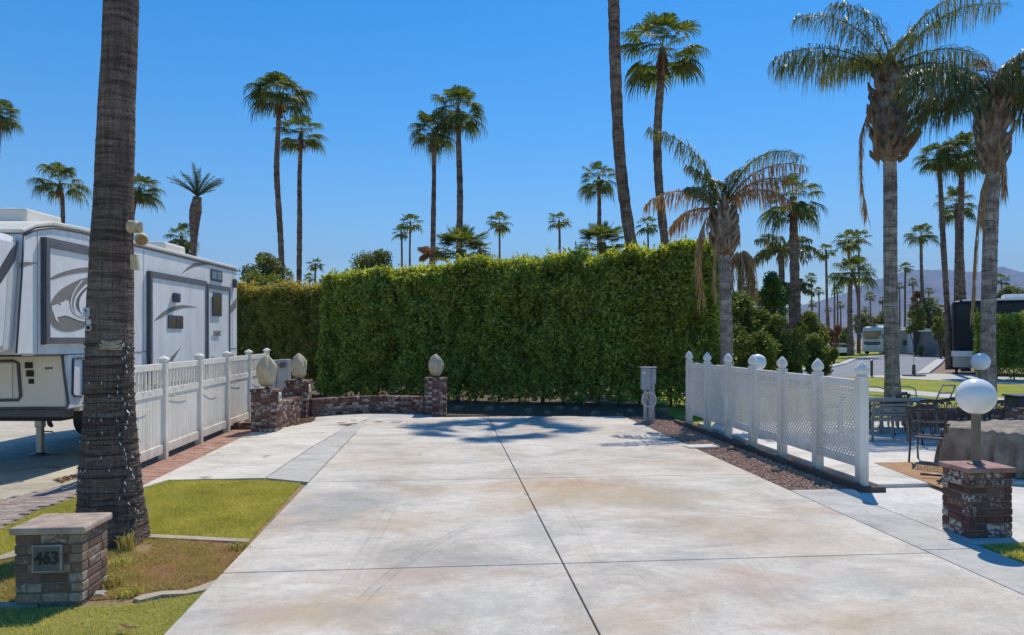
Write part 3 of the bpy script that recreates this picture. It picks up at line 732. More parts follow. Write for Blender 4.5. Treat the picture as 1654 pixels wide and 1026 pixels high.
# foreground bare trunk
def big_palm():
    D = 7.67
    base = G(180, D, -.04)
    root = thing('palm_tree', 'huge bare palm trunk standing in the lawn behind the number pillar', 'palm tree', base)
    prof = [(881,182,53),(860,181.5,52),(830,181,49),(800,179,46),(760,177.5,44),(700,178,38.5),(650,177,36),(600,176.5,34.8),(540,176.5,34),(500,178,33.5),(450,180,32),(400,181,31),(300,184,28.5),(165,189,27),(80,193,26),(0,196,25),(-200,203,24),(-500,213,22),(-900,225,21)]
    cz = []; 
    for y,x,w in prof:
        p = AT(x,y,D); cz.append((p.z-base.z, p.x-base.x, p.y-base.y, w*D/F))
    cz[0] = (0.0,)+cz[0][1:]
    zs = np.array([c[0] for c in cz]); seg = 110
    zz = np.arange(0, zs[-1], .0095)
    cx = np.interp(zz, zs, [c[1] for c in cz]); cy = np.interp(zz, zs, [c[2] for c in cz]); rr = np.interp(zz, zs, [c[3] for c in cz])
    n = len(zz); th = np.linspace(0, 2*np.pi, seg, endpoint=False)
    TH, Z = np.meshgrid(th, zz)
    # leaf scar rings: sawtooth ledges of uneven height, tilted round the trunk
    ringc = np.cumsum(rng.uniform(.014,.042, 800)); ringz = ringc[ringc < zz[-1]]
    q = Z+.018*np.sin(TH+Z*1.3)+.008*np.sin(3*TH+Z*5)
    idx = np.searchsorted(ringz, q.ravel()).reshape(q.shape); lo = np.concatenate([[0], ringz])[idx]
    hi_ = np.concatenate([ringz, [zz[-1]+.05]])[np.minimum(idx, len(ringz))]
    f = (q-lo)/np.maximum(.01, hi_-lo)
    amp = np.where(Z < 2.1, .007, .0045)*(1+.5*np.sin(idx*2.3))
    led = amp*(f-.5)
    crack = -.008*(np.abs(np.sin(TH*23+3*np.sin(Z*1.1)+idx*.9)) < .16)
    p3 = np.stack([np.cos(TH).ravel()*3, np.sin(TH).ravel()*3, Z.ravel()*2],1)
    nz = snoise(p3, 1.2, 4).reshape(Z.shape); nf = snoise(p3, 7, 6).reshape(Z.shape)
    base_f = np.clip((1.0-Z)/1.0, 0, 1)
    r = rr[:,None]+led+crack+.007*nz+.004*nf+base_f*.02*np.sin(TH*7+nz*2)+rng.normal(0,.0016,Z.shape)
    X = cx[:,None]+r*np.cos(TH); Y = cy[:,None]+r*np.sin(TH)
    V = np.stack([X,Y,Z],2).reshape(-1,3)
    fs = [(i*seg+k, i*seg+(k+1)%seg, (i+1)*seg+(k+1)%seg, (i+1)*seg+k) for i in range(n-1) for k in range(seg)]
    me = bpy.data.meshes.new('trunk'); me.from_pydata(V.tolist(), [], fs)
    put('trunk', me, bark_big, root, smooth=False)
    c = link(bpy.data.objects.new('crown', CR[1])); c.parent = root; c.location = (cz[-1][1], cz[-1][2], cz[-1][0]); c.scale = (1.2,1.2,1.1)
    return root, base, (zz, cx, cy, rr)
bigroot, bigbase, bigprof = big_palm()
def bigsurf(z, th, off=.01):
    zz, cx, cy, rr = bigprof
    x = np.interp(z, zz, cx); y = np.interp(z, zz, cy); r = np.interp(z, zz, rr)+off
    return Vector((bigbase.x+x+r*math.cos(th), bigbase.y+y+r*math.sin(th), bigbase.z+z))
# string lights wound round it
sl = thing('string_lights', 'dark wired string lights wound round the lower half of the bare palm trunk', 'string lights', bigbase)
pts = []; T = 15; rl = random.Random(5)
for i in range(T*24+1):
    t = i/24; z = .28+t*.128+.022*math.sin(t*2.1+1)+.03*math.sin(i*2*math.pi/24+.6)+rl.uniform(-.006,.006)
    pts.append(bigsurf(z, -t*2*math.pi+.4, .012))
b = MB(bigbase); b.tube(pts, .0055, 5); b.build('wire', wire_m, sl, smooth=True)
cn = []
# a loose vertical run down the right flank
for i in range(60):
    cn.append(bigsurf(2.15-i*.033, -.62+.16*math.sin(i*.37)+rl.uniform(-.12,.12), .022+rl.uniform(0,.012)))
b = MB(bigbase); b.tube(cn, .005, 5); b.build('wire', wire_m, sl, smooth=True)
for i in range(84):
    if i < 30: p = cn[min(59,int(i*1.95))]+Vector((rl.uniform(-.03,.04), -.015, rl.uniform(-.03,.01)))
    else: p = pts[rl.randrange(len(pts))]
    d = (p-Vector((bigbase.x, bigbase.y, p.z))).normalized()
    b = MB(bigbase); b.tube([p, p+d*.012+Vector((rl.uniform(-.01,.01),0,-.02)), p+d*.02+Vector((rl.uniform(-.02,.02),0,-.035))], [.003,.005,.001], 6)
    b.build('bulb', bulb_m, sl)
# knot of bulbs at the top turn
b = MB(bigbase)
kp = []
for i in range(70): kp.append(bigsurf(2.12+rl.uniform(-.06,.05), -1.15+rl.uniform(-.35,.45), .02+rl.uniform(0,.03)))
b.tube(kp, .003, 4); b.build('loose_wire', cream_wire, sl)
# frayed fibre stubs on the lower trunk belong to the trunk
out = []
for i in range(760):
    z = rl.uniform(.1,2.15); th = rl.uniform(-math.pi, 0)+.2
    p = bigsurf(z, th, -.005)-bigbase; d = Vector((math.cos(th), math.sin(th), rl.uniform(-.2,.9))).normalized()*rl.uniform(.015,.06)
    s = Vector((-math.sin(th), math.cos(th), 0))*rl.uniform(.004,.010)
    out.append([p-s, p+s, p+d+s*.2, p+d-s*.2])
tag(npmesh('fibre_stubs', np.array([[tuple(v) for v in q] for q in out]).reshape(-1,3), 4, bark_big, bigroot), kind='stuff')
# white socket box hung on the trunk
pc = bigsurf(2.42, math.radians(-128), .02)
sk = thing('socket_box', 'small white socket box with ornament hung on the bare palm trunk', 'outlet box', pc)
b = MB(); b.cbox((0,0,.03),(.07,.03,.10),-.3); b.build('box', hose_m, sk, bevel=.006)
b = MB(); b.tube([(-.01,-.02,.05),(0,-.03,.0),(.03,-.03,-.04)], .012, 8); b.cbox((.035,-.02,-.07),(.045,.03,.05),.2); b.build('plug', hose_m, sk, bevel=.004)
b = MB(); b.tube([(.03+.03*math.cos(a), -.025, -.13+.028*math.sin(a)) for a in [i*.52 for i in range(12)]], .006, 6, closed=True); b.build('hook', hose_m, sk)
b = MB(); b.cbox((0,-.02,.045),(.022,.01,.03),-.3); b.build('socket_hole', black_m, sk)

# floodlight pair and wooden chime on its right flank
fl = thing('floodlight', 'tan twin floodlight fixed to the right side of the bare palm trunk', 'light fixture', AT(212,372,7.6))
o = AT(212,372,7.6)
def L(px,py,D=7.5): return AT(px,py,D)-o
b = MB(); b.tube([L(208,366),L(222,367)], [.068,.062], 18); b.tube([L(221,367),L(226,366)], [.052,.05], 14); b.build('upper_housing', lamp_tan, fl, smooth=False, bevel=.008)
b = MB(); b.tube([L(226,360),L(227.5,378),L(229,384)], [.03,.026,.03], 10); b.build('arm', lamp_tan, fl)
b = MB(); b.tube([L(229,380,7.5),L(228.5,386.5,7.42),L(228.3,388,7.38)], [.03,.068,.062], 18); b.build('lower_housing', lamp_tan, fl, bevel=.004)
b = MB(); b.tube([L(228.3,387.8,7.385),L(228.3,388.1,7.372)], [.056,.05], 18); b.build('lens', lens_m, fl)
b = MB(); b.tube([L(209,366),L(207.4,366)], [.056,.052], 18); b.build('dark_lens', black_m, fl)
oc = AT(215,420,7.5)
ch = thing('wooden_chime', 'tan wooden chime flap hanging below the floodlight on the trunk', 'wind chime', oc)
b = MB(); c_ = [AT(210,411,7.5)-oc, AT(220,411,7.5)-oc, AT(222.5,437,7.5)-oc, AT(210,435,7.5)-oc]
b.ext([(0,),(1,),(2,),(3,)], lambda i: c_[i], lambda i: c_[i]+Vector((.01,.03,0))); b.build('flap', lamp_tan, ch, bevel=.003)
b = MB(); b.tube([AT(214.5,375,7.49)-oc, AT(214,395,7.49)-oc, AT(215,412,7.49)-oc], .004, 5); b.build('cord', wire_m, ch)

# ------------------------------------------------------------ feather palms
def frond(out, org, azc, el0, Lr, bend, leaf=.55, n=60, hang=.6, w=.013, width=1.0, rach=None, twist=0, end_el=None, spread=1.0):
    """azc: direction in the camera's frame (0 right, 90 away)."""
    a = math.radians(azc)-AY
    hd = np.array([math.cos(a), math.sin(a), 0.]); sd = np.array([-math.sin(a), math.cos(a), 0.])
    el = math.radians(el0); p = np.array(org, float); st = Lr/n; up = np.array([0,0,1.])
    pts = []
    for i in range(n+1):
        t = i/n
        e = el-math.radians(bend)*t**1.25
        d = hd*math.cos(e)+up*math.sin(e)
        pts.append((p.copy(), d, -hd*math.sin(e)+up*math.cos(e))); p = p+d*st
    for i in range(n):
        p0, d0, u0 = pts[i]; p1 = pts[i+1][0]; r = .028*(1-i/n)+.004
        (rach if rach is not None else out).append((p0-sd*r, p0+sd*r, p1+sd*r*.93, p1-sd*r*.93))
        (rach if rach is not None else out).append((p0-u0*r, p0+u0*r, p1+u0*r*.93, p1-u0*r*.93))
        t = i/n
        if t < .14: continue
        ll = leaf*min(1, .45+2.2*(t-.14))*(1-.55*max(0,t-.6)/.4)
        for s in (-1,1):
            for rep in range(2 if random.random() < .85 else 1):
                fw = random.uniform(.25,.65); q = random.uniform(-.45,.45)
                dr = sd*s*spread*random.uniform(.55,1.0)+d0*fw+u0*q; dr /= np.linalg.norm(dr)
                l = ll*random.uniform(.8,1.12); h = hang*random.uniform(.7,1.3)
                pa = p0+(p1-p0)*random.random()
                m_ = pa+dr*l*.42-up*l*.10*h; t1 = m_+dr*l*.22-up*l*.34*h; t2 = t1+dr*l*.05-up*l*.38*h
                wv = np.cross(dr, up+.01); wv = wv/ max(1e-6,np.linalg.norm(wv))*w*width
                wv = wv+u0*random.uniform(-.5,.5)*w
                out.append((pa-wv*.5, pa+wv*.5, m_+wv, m_-wv)); out.append((m_-wv, m_+wv, t1+wv*.8, t1-wv*.8)); out.append((t1-wv*.8, t1+wv*.8, t2+wv*.1, t2-wv*.1))
def dead_hang(out, pts, leaf=.35, n=55, w=.012, spread=.25):
    """a dead frond hanging down along pts"""
    pts = [np.array(p) for p in pts]; k = len(pts)-1
    prev = pts[0]
    for i in range(1,n+1):
        t = i/n*k; a = min(int(t), k-1); f = t-a; p = pts[a]*(1-f)+pts[a+1]*f
        out.append((prev-[.012,0,0], prev+[.012,0,0], p+[.012,0,0], p-[.012,0,0])); out.append((prev-[0,.012,0], prev+[0,.012,0], p+[0,.012,0], p-[0,.012,0]))
        if i/n > .12:
            for r in range(4):
                az = random.uniform(0,6.28); l = leaf*random.uniform(.6,1.2)
                d = np.array([math.cos(az)*spread, math.sin(az)*spread, -1.]); m_ = p+d*l*.5*np.array([1.3,1.3,.8]); e = p+d*l
                s = np.array([-math.sin(az), math.cos(az), 0])*w
                out.append((p-s*.5,p+s*.5,m_+s,m_-s)); out.append((m_-s,m_+s,e+s*.1,e-s*.1))
        prev = p
def boots(b, c, r0, z0, z1, n=16, seed=0, wide=1.25, big=.16):
    """old leaf bases clasping the trunk top"""
    rs = random.Random(seed)
    for i in range(n):
        t = (i+rs.random()*.5)/n; z = z0+(z1-z0)*t; az = i*2.4+rs.uniform(-.3,.3)
        rr = r0*(1.0+.25*math.sin(math.pi*t)); L = rs.uniform(.35,.75)*min(1.3,(z1-z0))*.55
        hd = Vector((math.cos(az), math.sin(az), 0)); o_ = Vector(c)+hd*rr*.72+Vector((0,0,z))
        tip = o_+Vector((0,0,L))+hd*rr*rs.uniform(.3,.75)
        mid = o_.lerp(tip,.5)+hd*rr*.18
        b.tube([o_-Vector((0,0,.08)), o_, mid, tip], [.03, big*rs.uniform(.8,1.15)*r0/.3, big*.62*r0/.3, .02], 7)
def queen_palm(label, px, D, base_y, top_y, w_px, bulge, fronds, hangs, seed, m=queen_m, extra=None, topx=None, lean=()):
    random.seed(seed)
    base = G(px[0], D, -.05); o = base
    root = thing('queen_palm', label, 'palm tree', base, 0, 'queen palms right of the driveway')
    pts = [base]+[AT(x,y,D) for x,y in px[1]]
    pts = [p-o for p in pts]
    wr = w_px/2*D/F
    rad = [wr*1.45, wr*1.08]+[wr]*(len(pts)-3)+[wr*.95] if len(pts) > 3 else [wr*1.4,wr*1.05,wr]
    trunk('trunk', pts, rad, bark_queen, root, seg=20, nring=60, jit=.012)
    # leaf scars as dark rings
    b = MB(); k = len(pts)-1; zt = pts[-1].z
    z = .5
    while z < zt-.1:
        for i in range(k):
            if pts[i].z <= z <= pts[i+1].z:
                f = (z-pts[i].z)/(pts[i+1].z-pts[i].z); c = pts[i].lerp(pts[i+1], f); r = rad[i]*(1-f)+rad[i+1]*f
        ti = random.uniform(-.05,.05); a0 = random.uniform(0,6.28); span = random.uniform(2.2,5.5); ns = 18
        ring = [c+Vector((math.cos(a0+span*j/ns)*(r+.001), math.sin(a0+span*j/ns)*(r+.001), ti*math.cos(a0+span*j/ns))) for j in range(ns+1)]
        b.tube(ring, [.003]+[random.uniform(.006,.013) for _ in range(ns-1)]+[.003], 5)
        z += random.uniform(.16,.34)
    b.build('leaf_scars', ring_m, root)
    top = pts[-1]; bz, bw = bulge     # bulge height, radius (m)
    b = MB(); b.lathe(top, [(wr*.9,-.12),(bw*.72,.05*bz),(bw*.95,.25*bz),(bw,.5*bz),(bw*.8,.78*bz),(bw*.42,1.05*bz),(.06,1.25*bz)], 18, jit=lambda q,z: 1+.10*math.sin(q*5+z*9)+.05*math.sin(q*11-z*6))
    boots(b, top, bw*.95, -.05, bz*.95, 44, seed, big=.085)
    b.build('boots', boot_m, root, smooth=True)
    hub = np.array(top)+np.array([0,0,bz*1.0])
    out = []; rc = []; br = []; brr = []
    for f in fronds:
        az, el, Lr, bend, leaf, hang, kind = f
        org = hub+np.array([random.uniform(-.06,.06), random.uniform(-.06,.06), random.uniform(-.15,.1)])
        if kind == 0: frond(out, org, az, el, Lr, bend, leaf*.95, 76, hang*.95, rach=rc, w=.0105)
        else: frond(br, org, az, el, Lr, bend, leaf, 46, hang, rach=brr, w=.012)
    npmesh('crown', np.array(out+rc).reshape(-1,3), 4, m, root)
    if br: npmesh('withered_fronds', np.array(br+brr).reshape(-1,3), 4, brown_m, root)
    for hpts, leaf, sp, mm in hangs:
        ho = []; dead_hang(ho, [tuple(AT(x,y,D+dd)-o) for x,y,dd in hpts], leaf, spread=sp)
        npmesh('dead_frond', np.array(ho).reshape(-1,3), 4, mm, root)
    if extra: extra(root, o, top)
    return root

# az in the camera frame: 0 right, 180 left, 90 away, 270 towards us
queen_palm('leftmost queen palm with half withered crown at the right end of the hedge', (1176, [(1174,600),(1173,520),(1171,440),(1169,408)]), 19, 676, 408, 19, (1.15,.27),
  [(178,76,3.0,66,.62,1.0,0),(170,80,1.6,60,.5,.9,0),(186,60,1.2,70,.5,1.0,0),(8,62,2.9,78,.6,1.05,1),(2,55,2.2,80,.55,1.05,1),(25,68,3.6,86,.6,1.0,0),(178,36,2.2,80,.55,1.15,1),(172,22,1.6,90,.5,1.1,1),(350,48,1.9,100,.5,1.1,1),
   (95,76,1.3,60,.45,.9,0),(40,84,1.2,50,.4,.8,0),(60,48,1.6,90,.5,1,1)],
  [([(1156,345,0),(1140,352,-.2),(1131,375,-.3),(1127,410,-.3),(1130,445,-.3),(1134,478,-.3)], .5, .26, straw_m),
   ([(1160,365,-.3),(1155,395,-.4),(1153,430,-.4),(1157,470,-.4)], .4, .14, straw_m),
   ([(1190,350,.2),(1192,370,.2),(1190,385,.2)], .3, .3, brown_m)], 3)
def stubs(root, o, top):
    for (x0,y0,x1,y1_,r) in ((1452,245,1484,206,.085),(1450,235,1476,214,.06),(1458,252,1488,212,.07),(1420,235,1408,190,.05)):
        b = MB(); p0 = AT(x0,y0,20.8)-o; p1 = AT(x1,y1_,20.6)-o
        b.tube([p0, p0.lerp(p1,.5)-Vector((0,0,.04)), p1], [r*1.1, r, r*.75], 8)
        b.build('cut_stalk', boot_m, root)
queen_palm('tall middle queen palm with pale ringed trunk and long drooping left fronds', (1443, [(1441,600),(1439,500),(1438,400),(1438,300),(1437,256)]), 21, 664, 256, 20.5, (2.55,.42),
  [(181,36,3.7,66,1.0,1.25,0),(174,27,3.3,50,.95,1.25,0),(172,72,3.5,84,.85,1.1,0),(192,82,3.0,98,.8,1.1,0),
   (12,58,4.9,60,1.0,1.1,0),(355,68,4.2,72,.95,1.1,0),(6,36,3.2,60,.9,1.25,0),(350,18,2.6,60,.85,1.25,0),(25,4,2.2,60,.8,1.2,0),
   (90,60,2.8,80,.8,1.1,0),(60,40,2.8,80,.8,1.1,0),(120,45,2.6,80,.8,1.1,0),(270,58,1.5,60,.6,1,0)],
  [([(1416,160,-.2),(1402,182,-.3),(1392,210,-.3),(1390,260,-.3),(1393,310,-.3),(1400,345,-.3)], .5, .22, brown_m),
   ([(1416,180,-.4),(1412,215,-.5),(1418,245,-.5)], .5, .12, straw_m)], 9, m=queen_m, extra=stubs)
queen_palm('right queen palm with dark crowded crown beside the globe lamps', (1596, [(1597,640),(1596,560),(1598,440),(1601,340),(1604,275)]), 18.5, 680, 275, 21.5, (1.9,.29),
  [(182,34,2.7,70,.8,1.2,0),(172,14,2.1,62,.8,1.2,0),(178,56,2.6,90,.75,1.2,0),(200,0,1.7,50,.7,1.2,0),
   (5,34,2.4,70,.8,1.2,0),(352,55,2.4,90,.75,1.2,0),(10,10,1.9,60,.75,1.2,0),(345,75,2.0,95,.7,1.1,0),(30,45,2.2,80,.7,1.1,0),(90,60,2.2,80,.7,1.1,0),(130,35,2.2,80,.7,1.1,0),(60,25,2.0,70,.7,1.1,0),(275,64,1.5,70,.6,1.1,0),(80,84,1.5,60,.5,.6,1),(20,82,1.4,70,.5,.6,1),(285,30,1.3,70,.55,1.2,0)],
  [([(1612,215,-.4),(1620,250,-.6),(1622,300,-.6)], .5, .2, straw_m),
   ([(1594,280,-.5),(1584,310,-.6),(1578,370,-.6),(1574,430,-.5),(1570,500,-.4)], .55, .10, straw_m),
   ([(1596,270,-.3),(1588,300,-.4),(1586,350,-.4)], .45, .12, straw_m)], 17, m=queen2_m)

# date palm above the trailer
def date_palm():
    D = 55; base = G(312, D, -.1)
    root = thing('date_palm', 'date palm with stiff upswept feather fronds above the trailer roof', 'palm tree', base)
    pts = [base, AT(311,470,D), AT(313,400,D), AT(314,362,D), AT(316,340,D), AT(319,318,D)]
    pts = [p-base for p in pts]; s = D/F
    trunk('trunk', pts, [4.5*s,4.5*s,4.5*s,8*s,9.5*s,6*s], bark_far, root, seg=12, nring=40)
    random.seed(4); out = []
    for i in range(30):
        az = i*137.5; el = random.uniform(30,86)
        frond(out, np.array(pts[-1]), az, el, random.uniform(2.1,2.7), random.uniform(14,40), .36, 34, .10, w=.022)
    npmesh('crown', np.array(out).reshape(-1,3), 4, date_m, root)
date_palm()
def small_queen(label, x, y, D, r, seed, w=10, m=queen_m, dead=False, base=None, grp='feather palms among the shrubs'):
    random.seed(seed); b0 = G(base or x+3, D, -.1); top = AT(x,y,D)-b0
    root = thing('feather_palm', label, 'palm tree', b0, 0, grp)
    trunk('trunk', [Vector((0,0,0)), top*.5, top], [w*.65*D/F, w*.5*D/F, w*.45*D/F], bark_far, root, seg=10, nring=30)
    out = []; R_ = r*D/F
    for i in range(15):
        az = i*137.5+random.uniform(-15,15)
        if dead: k_ = random.uniform(.7,1.3); dead_hang(out, [tuple(top), tuple(top+Vector((math.cos(az)*.18*k_,math.sin(az)*.18*k_,.35*k_))), tuple(top+Vector((math.cos(az)*.45*k_,math.sin(az)*.45*k_,.1))), tuple(top+Vector((math.cos(az)*.5*k_,math.sin(az)*.5*k_,-1.3*k_)))], .6*k_, 22, .02, .35)
        else: frond(out, np.array(top), az, random.uniform(15,75), R_*random.uniform(.95,1.25), random.uniform(70,100), R_*.3, 26, 1.1, w=.03)
    npmesh('crown', np.array(out).reshape(-1,3), 4, straw_m if dead else m, root)
small_queen('feather palm with drooping fronds left of the thick shaggy palm', 1262,408,42, 52, 3)
small_queen('dark fringed palm hanging beside the shaggy trunk, lower crown', 1278,470,41, 34, 5, m=queen2_m)
small_queen('dead palm with collapsed tan fronds behind the withered queen palm', 1196,420,34, 30, 7, dead=True)
small_queen('withered brown palm half hidden by the hedge top, left of the squat palm', 696,412,40, 26, 9, m=brown_m, w=6, grp='low fan palms behind the hedge')

# ------------------------------------------------------------ hedges, shrubs, trees
def hedge(name, label, A, B, thick, hA, hB, nf, size, m, seed, cat='hedge', group=None, z0=0, bulge=.16, top=.25, stems=True, gaps=True, lit_young=None):
    A = Vector(A); B = Vector(B); d = (B-A); L = d.length; d.normalize(); nrm = Vector((d.y,-d.x,0))  # faces the camera side
    if nrm.y > 0: nrm = -nrm
    root = thing(name, label, cat, A, 0, group)
    dA = np.array(d); nA = np.array(nrm)
    def disp(u, z, s):
        p = np.stack([u, z, np.full_like(u, s*7.)],1)
        return bulge*(snoise(p*np.array([1,.3,1]), 1.3, seed)+.5*snoise(p, 3.0, seed+1)+.22*snoise(p, 9, seed+2)) - .24*np.exp(-(snoise(p*np.array([1,.45,1]), .75, seed+12)/.13)**2) - .20*np.exp(-(snoise(p*np.array([1,.8,1]), 1.9, seed+14)/.13)**2)
    def topz(u): 
        p = np.stack([u, np.zeros_like(u), np.zeros_like(u)],1)
        return hA+(hB-hA)*u/L+.13*snoise(p, 1.1, seed+3)+.07*snoise(p, 2.1, seed+6)+.10*snoise(p,4,seed+4)
    V = []
    def face(n, side, sz, zlo):
        n = n//6
        u = rng.uniform(-.1, L+.1, n); t = rng.uniform(0,1,n); hz = topz(u); z = zlo+(hz-zlo)*t
        dd = disp(u, z, side)
        rnd = np.clip((z-(hz-.8))/.8, 0, 1)**2*.55
        depth = rng.exponential(.19, n)-.06
        off = (thick/2+dd-rnd-depth+rng.uniform(0,.05,n))*side
        if gaps:
            p = np.stack([u, z, np.zeros(n)],1)
            k = snoise(p*np.array([1.0,.3,1]), 1.9, seed+9); low = np.clip((.75-(z-zlo))/.75, 0, 1)
            ok = (rng.uniform(0,1,n) > np.clip((k-.5)*1.3,0,.85)) & (rng.uniform(0,1,n) > low*.72)
            off = np.where(k > .55, off-.30*side, off)
        else: ok = np.ones(n, bool)
        Pn = u[:,None]*dA+off[:,None]*nA; Pn[:,2] = z
        Pn = Pn[ok]; Pn = np.repeat(Pn, 6, axis=0)+rng.normal(0,.042,(len(Pn)*6,3))
        return leaves(Pn, rng.uniform(.75,1.25,len(Pn))*sz, bias=nA*side*.35+np.array([0,0,.5]), asp=.42, tip=nA*side*.5+np.array([0,0,.5]))
    V.append(face(nf, 1, size, z0+.12)); V.append(face(nf//4, -1, size*1.6, z0+.12))
    n = int(nf*top); u = rng.uniform(-.1,L+.1,n); off = rng.uniform(-thick/2-.05, thick/2+.05, n)
    z = topz(u)-.0-rng.exponential(.08,n)-.35*np.abs(off/(thick/2))**4*.6+disp(u,off,3)*.5
    Pn = u[:,None]*dA+off[:,None]*nA; Pn[:,2] = z
    V.append(leaves(Pn, rng.uniform(.8,1.4,n)*size, bias=(0,0,.9), asp=.42, tip=np.array([0,0,1.])))
    # upright new sprigs
    k = int(L*26)
    us = rng.uniform(0,L,k); os_ = rng.uniform(-thick/2, thick/2, k); hs = rng.uniform(.05,.42,k)**1.2; zt = topz(us)
    for j in range(9):
        Pn = us[:,None]*dA+os_[:,None]*nA+rng.normal(0,.03,(k,3)); Pn[:,2] = zt-.15+hs*(j/8)+.05
        V.append(leaves(Pn, size*rng.uniform(.8,1.3,k), bias=(0,0,.3), asp=.4, tip=np.array([0,0,1.6])))
    for e,s in ((0,-1),(L,1)):
        n = max(200,int(nf*thick/L*1.1)); o2 = rng.uniform(-thick/2,thick/2,n); z = rng.uniform(z0+.2, topz(np.array([e]))[0], n)
        uu = e+s*(disp(o2,z,5)*1.0+.05-rng.exponential(.10,n))
        Pn = uu[:,None]*dA+o2[:,None]*nA; Pn[:,2] = z
        V.append(leaves(Pn, rng.uniform(.8,1.3,n)*size, bias=dA*s*.4+np.array([0,0,.5]), asp=.42))
    W_ = np.concatenate(V)
    if lit_young is not None:
        # outermost leaves and scattered tips: fresh growth with sunlight put into the colour
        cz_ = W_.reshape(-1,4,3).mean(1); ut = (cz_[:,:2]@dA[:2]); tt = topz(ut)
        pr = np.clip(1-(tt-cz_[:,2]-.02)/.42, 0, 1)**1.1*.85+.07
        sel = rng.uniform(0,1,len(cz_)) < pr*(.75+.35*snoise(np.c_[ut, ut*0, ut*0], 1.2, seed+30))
        npmesh('lit_young_foliage', W_.reshape(-1,4,3)[sel].reshape(-1,3), 4, lit_young, root); W_ = W_.reshape(-1,4,3)[~sel].reshape(-1,3)
    npmesh('foliage', W_, 4, m, root)
    # closed inner hull added to block light through the hedge, in dark leaf colour
    nu, nz = max(6,int(L/.3)), 14; b = MB(); vs = []
    us = np.linspace(.15, L-.15, nu)
    for side in (1,-1):
        zz_ = []
        for j in range(nz):
            f = j/(nz-1); hz = topz(us)-.38; z = z0+.62+(hz-z0-.62)*f
            off = (thick/2-.34+disp(us,z,side)-.2*f**6)*side
            for i in range(nu): vs.append(tuple(dA*us[i]+nA*off[i]+np.array([0,0,z[i]])))
    fs = []
    for s_ in range(2):
        o_ = s_*nu*nz
        for j in range(nz-1):
            for i in range(nu-1):
                q = (o_+j*nu+i, o_+j*nu+i+1, o_+(j+1)*nu+i+1, o_+(j+1)*nu+i); fs.append(q if s_ == 0 else q[::-1])
    a, c = (nz-1)*nu, nu*nz+(nz-1)*nu
    for i in range(nu-1): fs.append((a+i,a+i+1,c+i+1,c+i)); fs.append((i, nu*nz+i, nu*nz+i+1, i+1))
    for j in range(nz-1):
        fs.append((j*nu, (j+1)*nu, nu*nz+(j+1)*nu, nu*nz+j*nu)); fs.append((j*nu+nu-1, nu*nz+j*nu+nu-1, nu*nz+(j+1)*nu+nu-1, (j+1)*nu+nu-1))
    b.add(vs, fs); b.build('light_block_core', bush_m, root)
    if stems:
        b = MB(); u = .25
        while u < L:
            for k in range(2):
                c = dA*u+nA*random.uniform(-.2,.3)
                b.tube([(c[0],c[1],z0-.05),(c[0]+random.uniform(-.08,.08),c[1],z0+.5),(c[0]+random.uniform(-.25,.25),c[1],z0+1.3)], [.04,.03,.02], 6)
            u += random.uniform(.45,.8)
        b.build('stems', wood_m, root)
    return root
hedge('hedge', 'long tall clipped green hedge closing the far end of the driveway', G(538,25.6), G(1157,22.4), 1.6, 4.36, 5.05, 160000, .062, hedge_m, 5, bulge=.27, lit_young=lit_young_m)
hedge('hedge', 'lower olive brown hedge between the trailer and the tall green hedge', G(340,27.5), G(545,27.2), 1.3, 4.0, 4.22, 34000, .055, hedge2_m, 15, lit_young=leafmat('rusty_lit_young_leaf', [(.34,.26,.08),(.50,.38,.12),(.58,.46,.18)], .5, .45, .4))
hedge('hedge', 'clipped hedge in front of the black coach at the right edge', G(1578,37.5), G(2150,30.0), 1.6, 3.35, 3.3, 42000, .065, hedge_m, 25, lit_young=lit_young_m)

def shrub(name, label, px, D, ytop, w_px, n, size, m, seed, base_y=None, clumps=10, cat='shrub', group=None, trunk_h=.3, ragged=.16, xs=1.0):
    """crown of many leaves gathered in uneven clumps on forking branches"""
    rs = random.Random(seed); base = G(px, D, -.05)
    Ht = (AT(px,ytop,D)).z+.05; W = w_px/2*D/F
    root = thing(name, label, cat, base, 0, group)
    zc = Ht*(.5+trunk_h*.5); hz = Ht-zc
    cl = []
    for i in range(clumps):
        a = rs.uniform(0,6.283); e = rs.uniform(-1,1); r = rs.uniform(.35,.86)
        cl.append((math.cos(a)*math.sqrt(1-e*e*.8)*r*W*xs, math.sin(a)*math.sqrt(1-e*e*.8)*r*W*.8, zc+e*hz*.72, rs.uniform(.24,.44)*min(W*1.1,hz*1.3)))
    cl.append((0,0,zc,min(W,hz)*.6))
    C = np.array(cl); k = rng.integers(0,len(C),n); d = unit(rng.normal(size=(n,3)))
    rr = C[k,3]*(.62+np.minimum(rng.exponential(ragged,n), .42)); Pn = C[k,:3]+d*rr[:,None]
    Pn = Pn[(Pn[:,2] > .08) & (Pn[:,2] < Ht+.25)]
    V = leaves(Pn, rng.uniform(.6,1.3,len(Pn))*size, bias=(0,0,.5), asp=.42)
    npmesh('crown', V, 4, m, root)
    b = MB()
    for (x,y,z,r) in cl:
        b.tube([(rs.uniform(-.1,.1)*W*.4,0,0),(x*.25,y*.25,z*.45),(x*.8,y*.8,z*.85),(x,y,z+r*.3)], [.05+.012*Ht,.03+.007*Ht,.02+.003*Ht,.008], 6)
    b.build('trunk', wood_m, root)
    return root
sh = shrub
sh('shrub_tree','airy dark green tree above the left hedge beside the trailer',418,33,388,92,13000,.075,olive_m,1,clumps=20,cat='tree',ragged=.2)
sh('shrub_tree','yellowish shrub just above the left hedge under the tall pair of palms',430,30,432,104,10000,.06,bushy_m,2,clumps=16,ragged=.2)
sh('shrub_tree','grey green tree poking over the left part of the tall hedge',606,34,394,88,10000,.075,olive_m,3,clumps=18,cat='tree',ragged=.2)
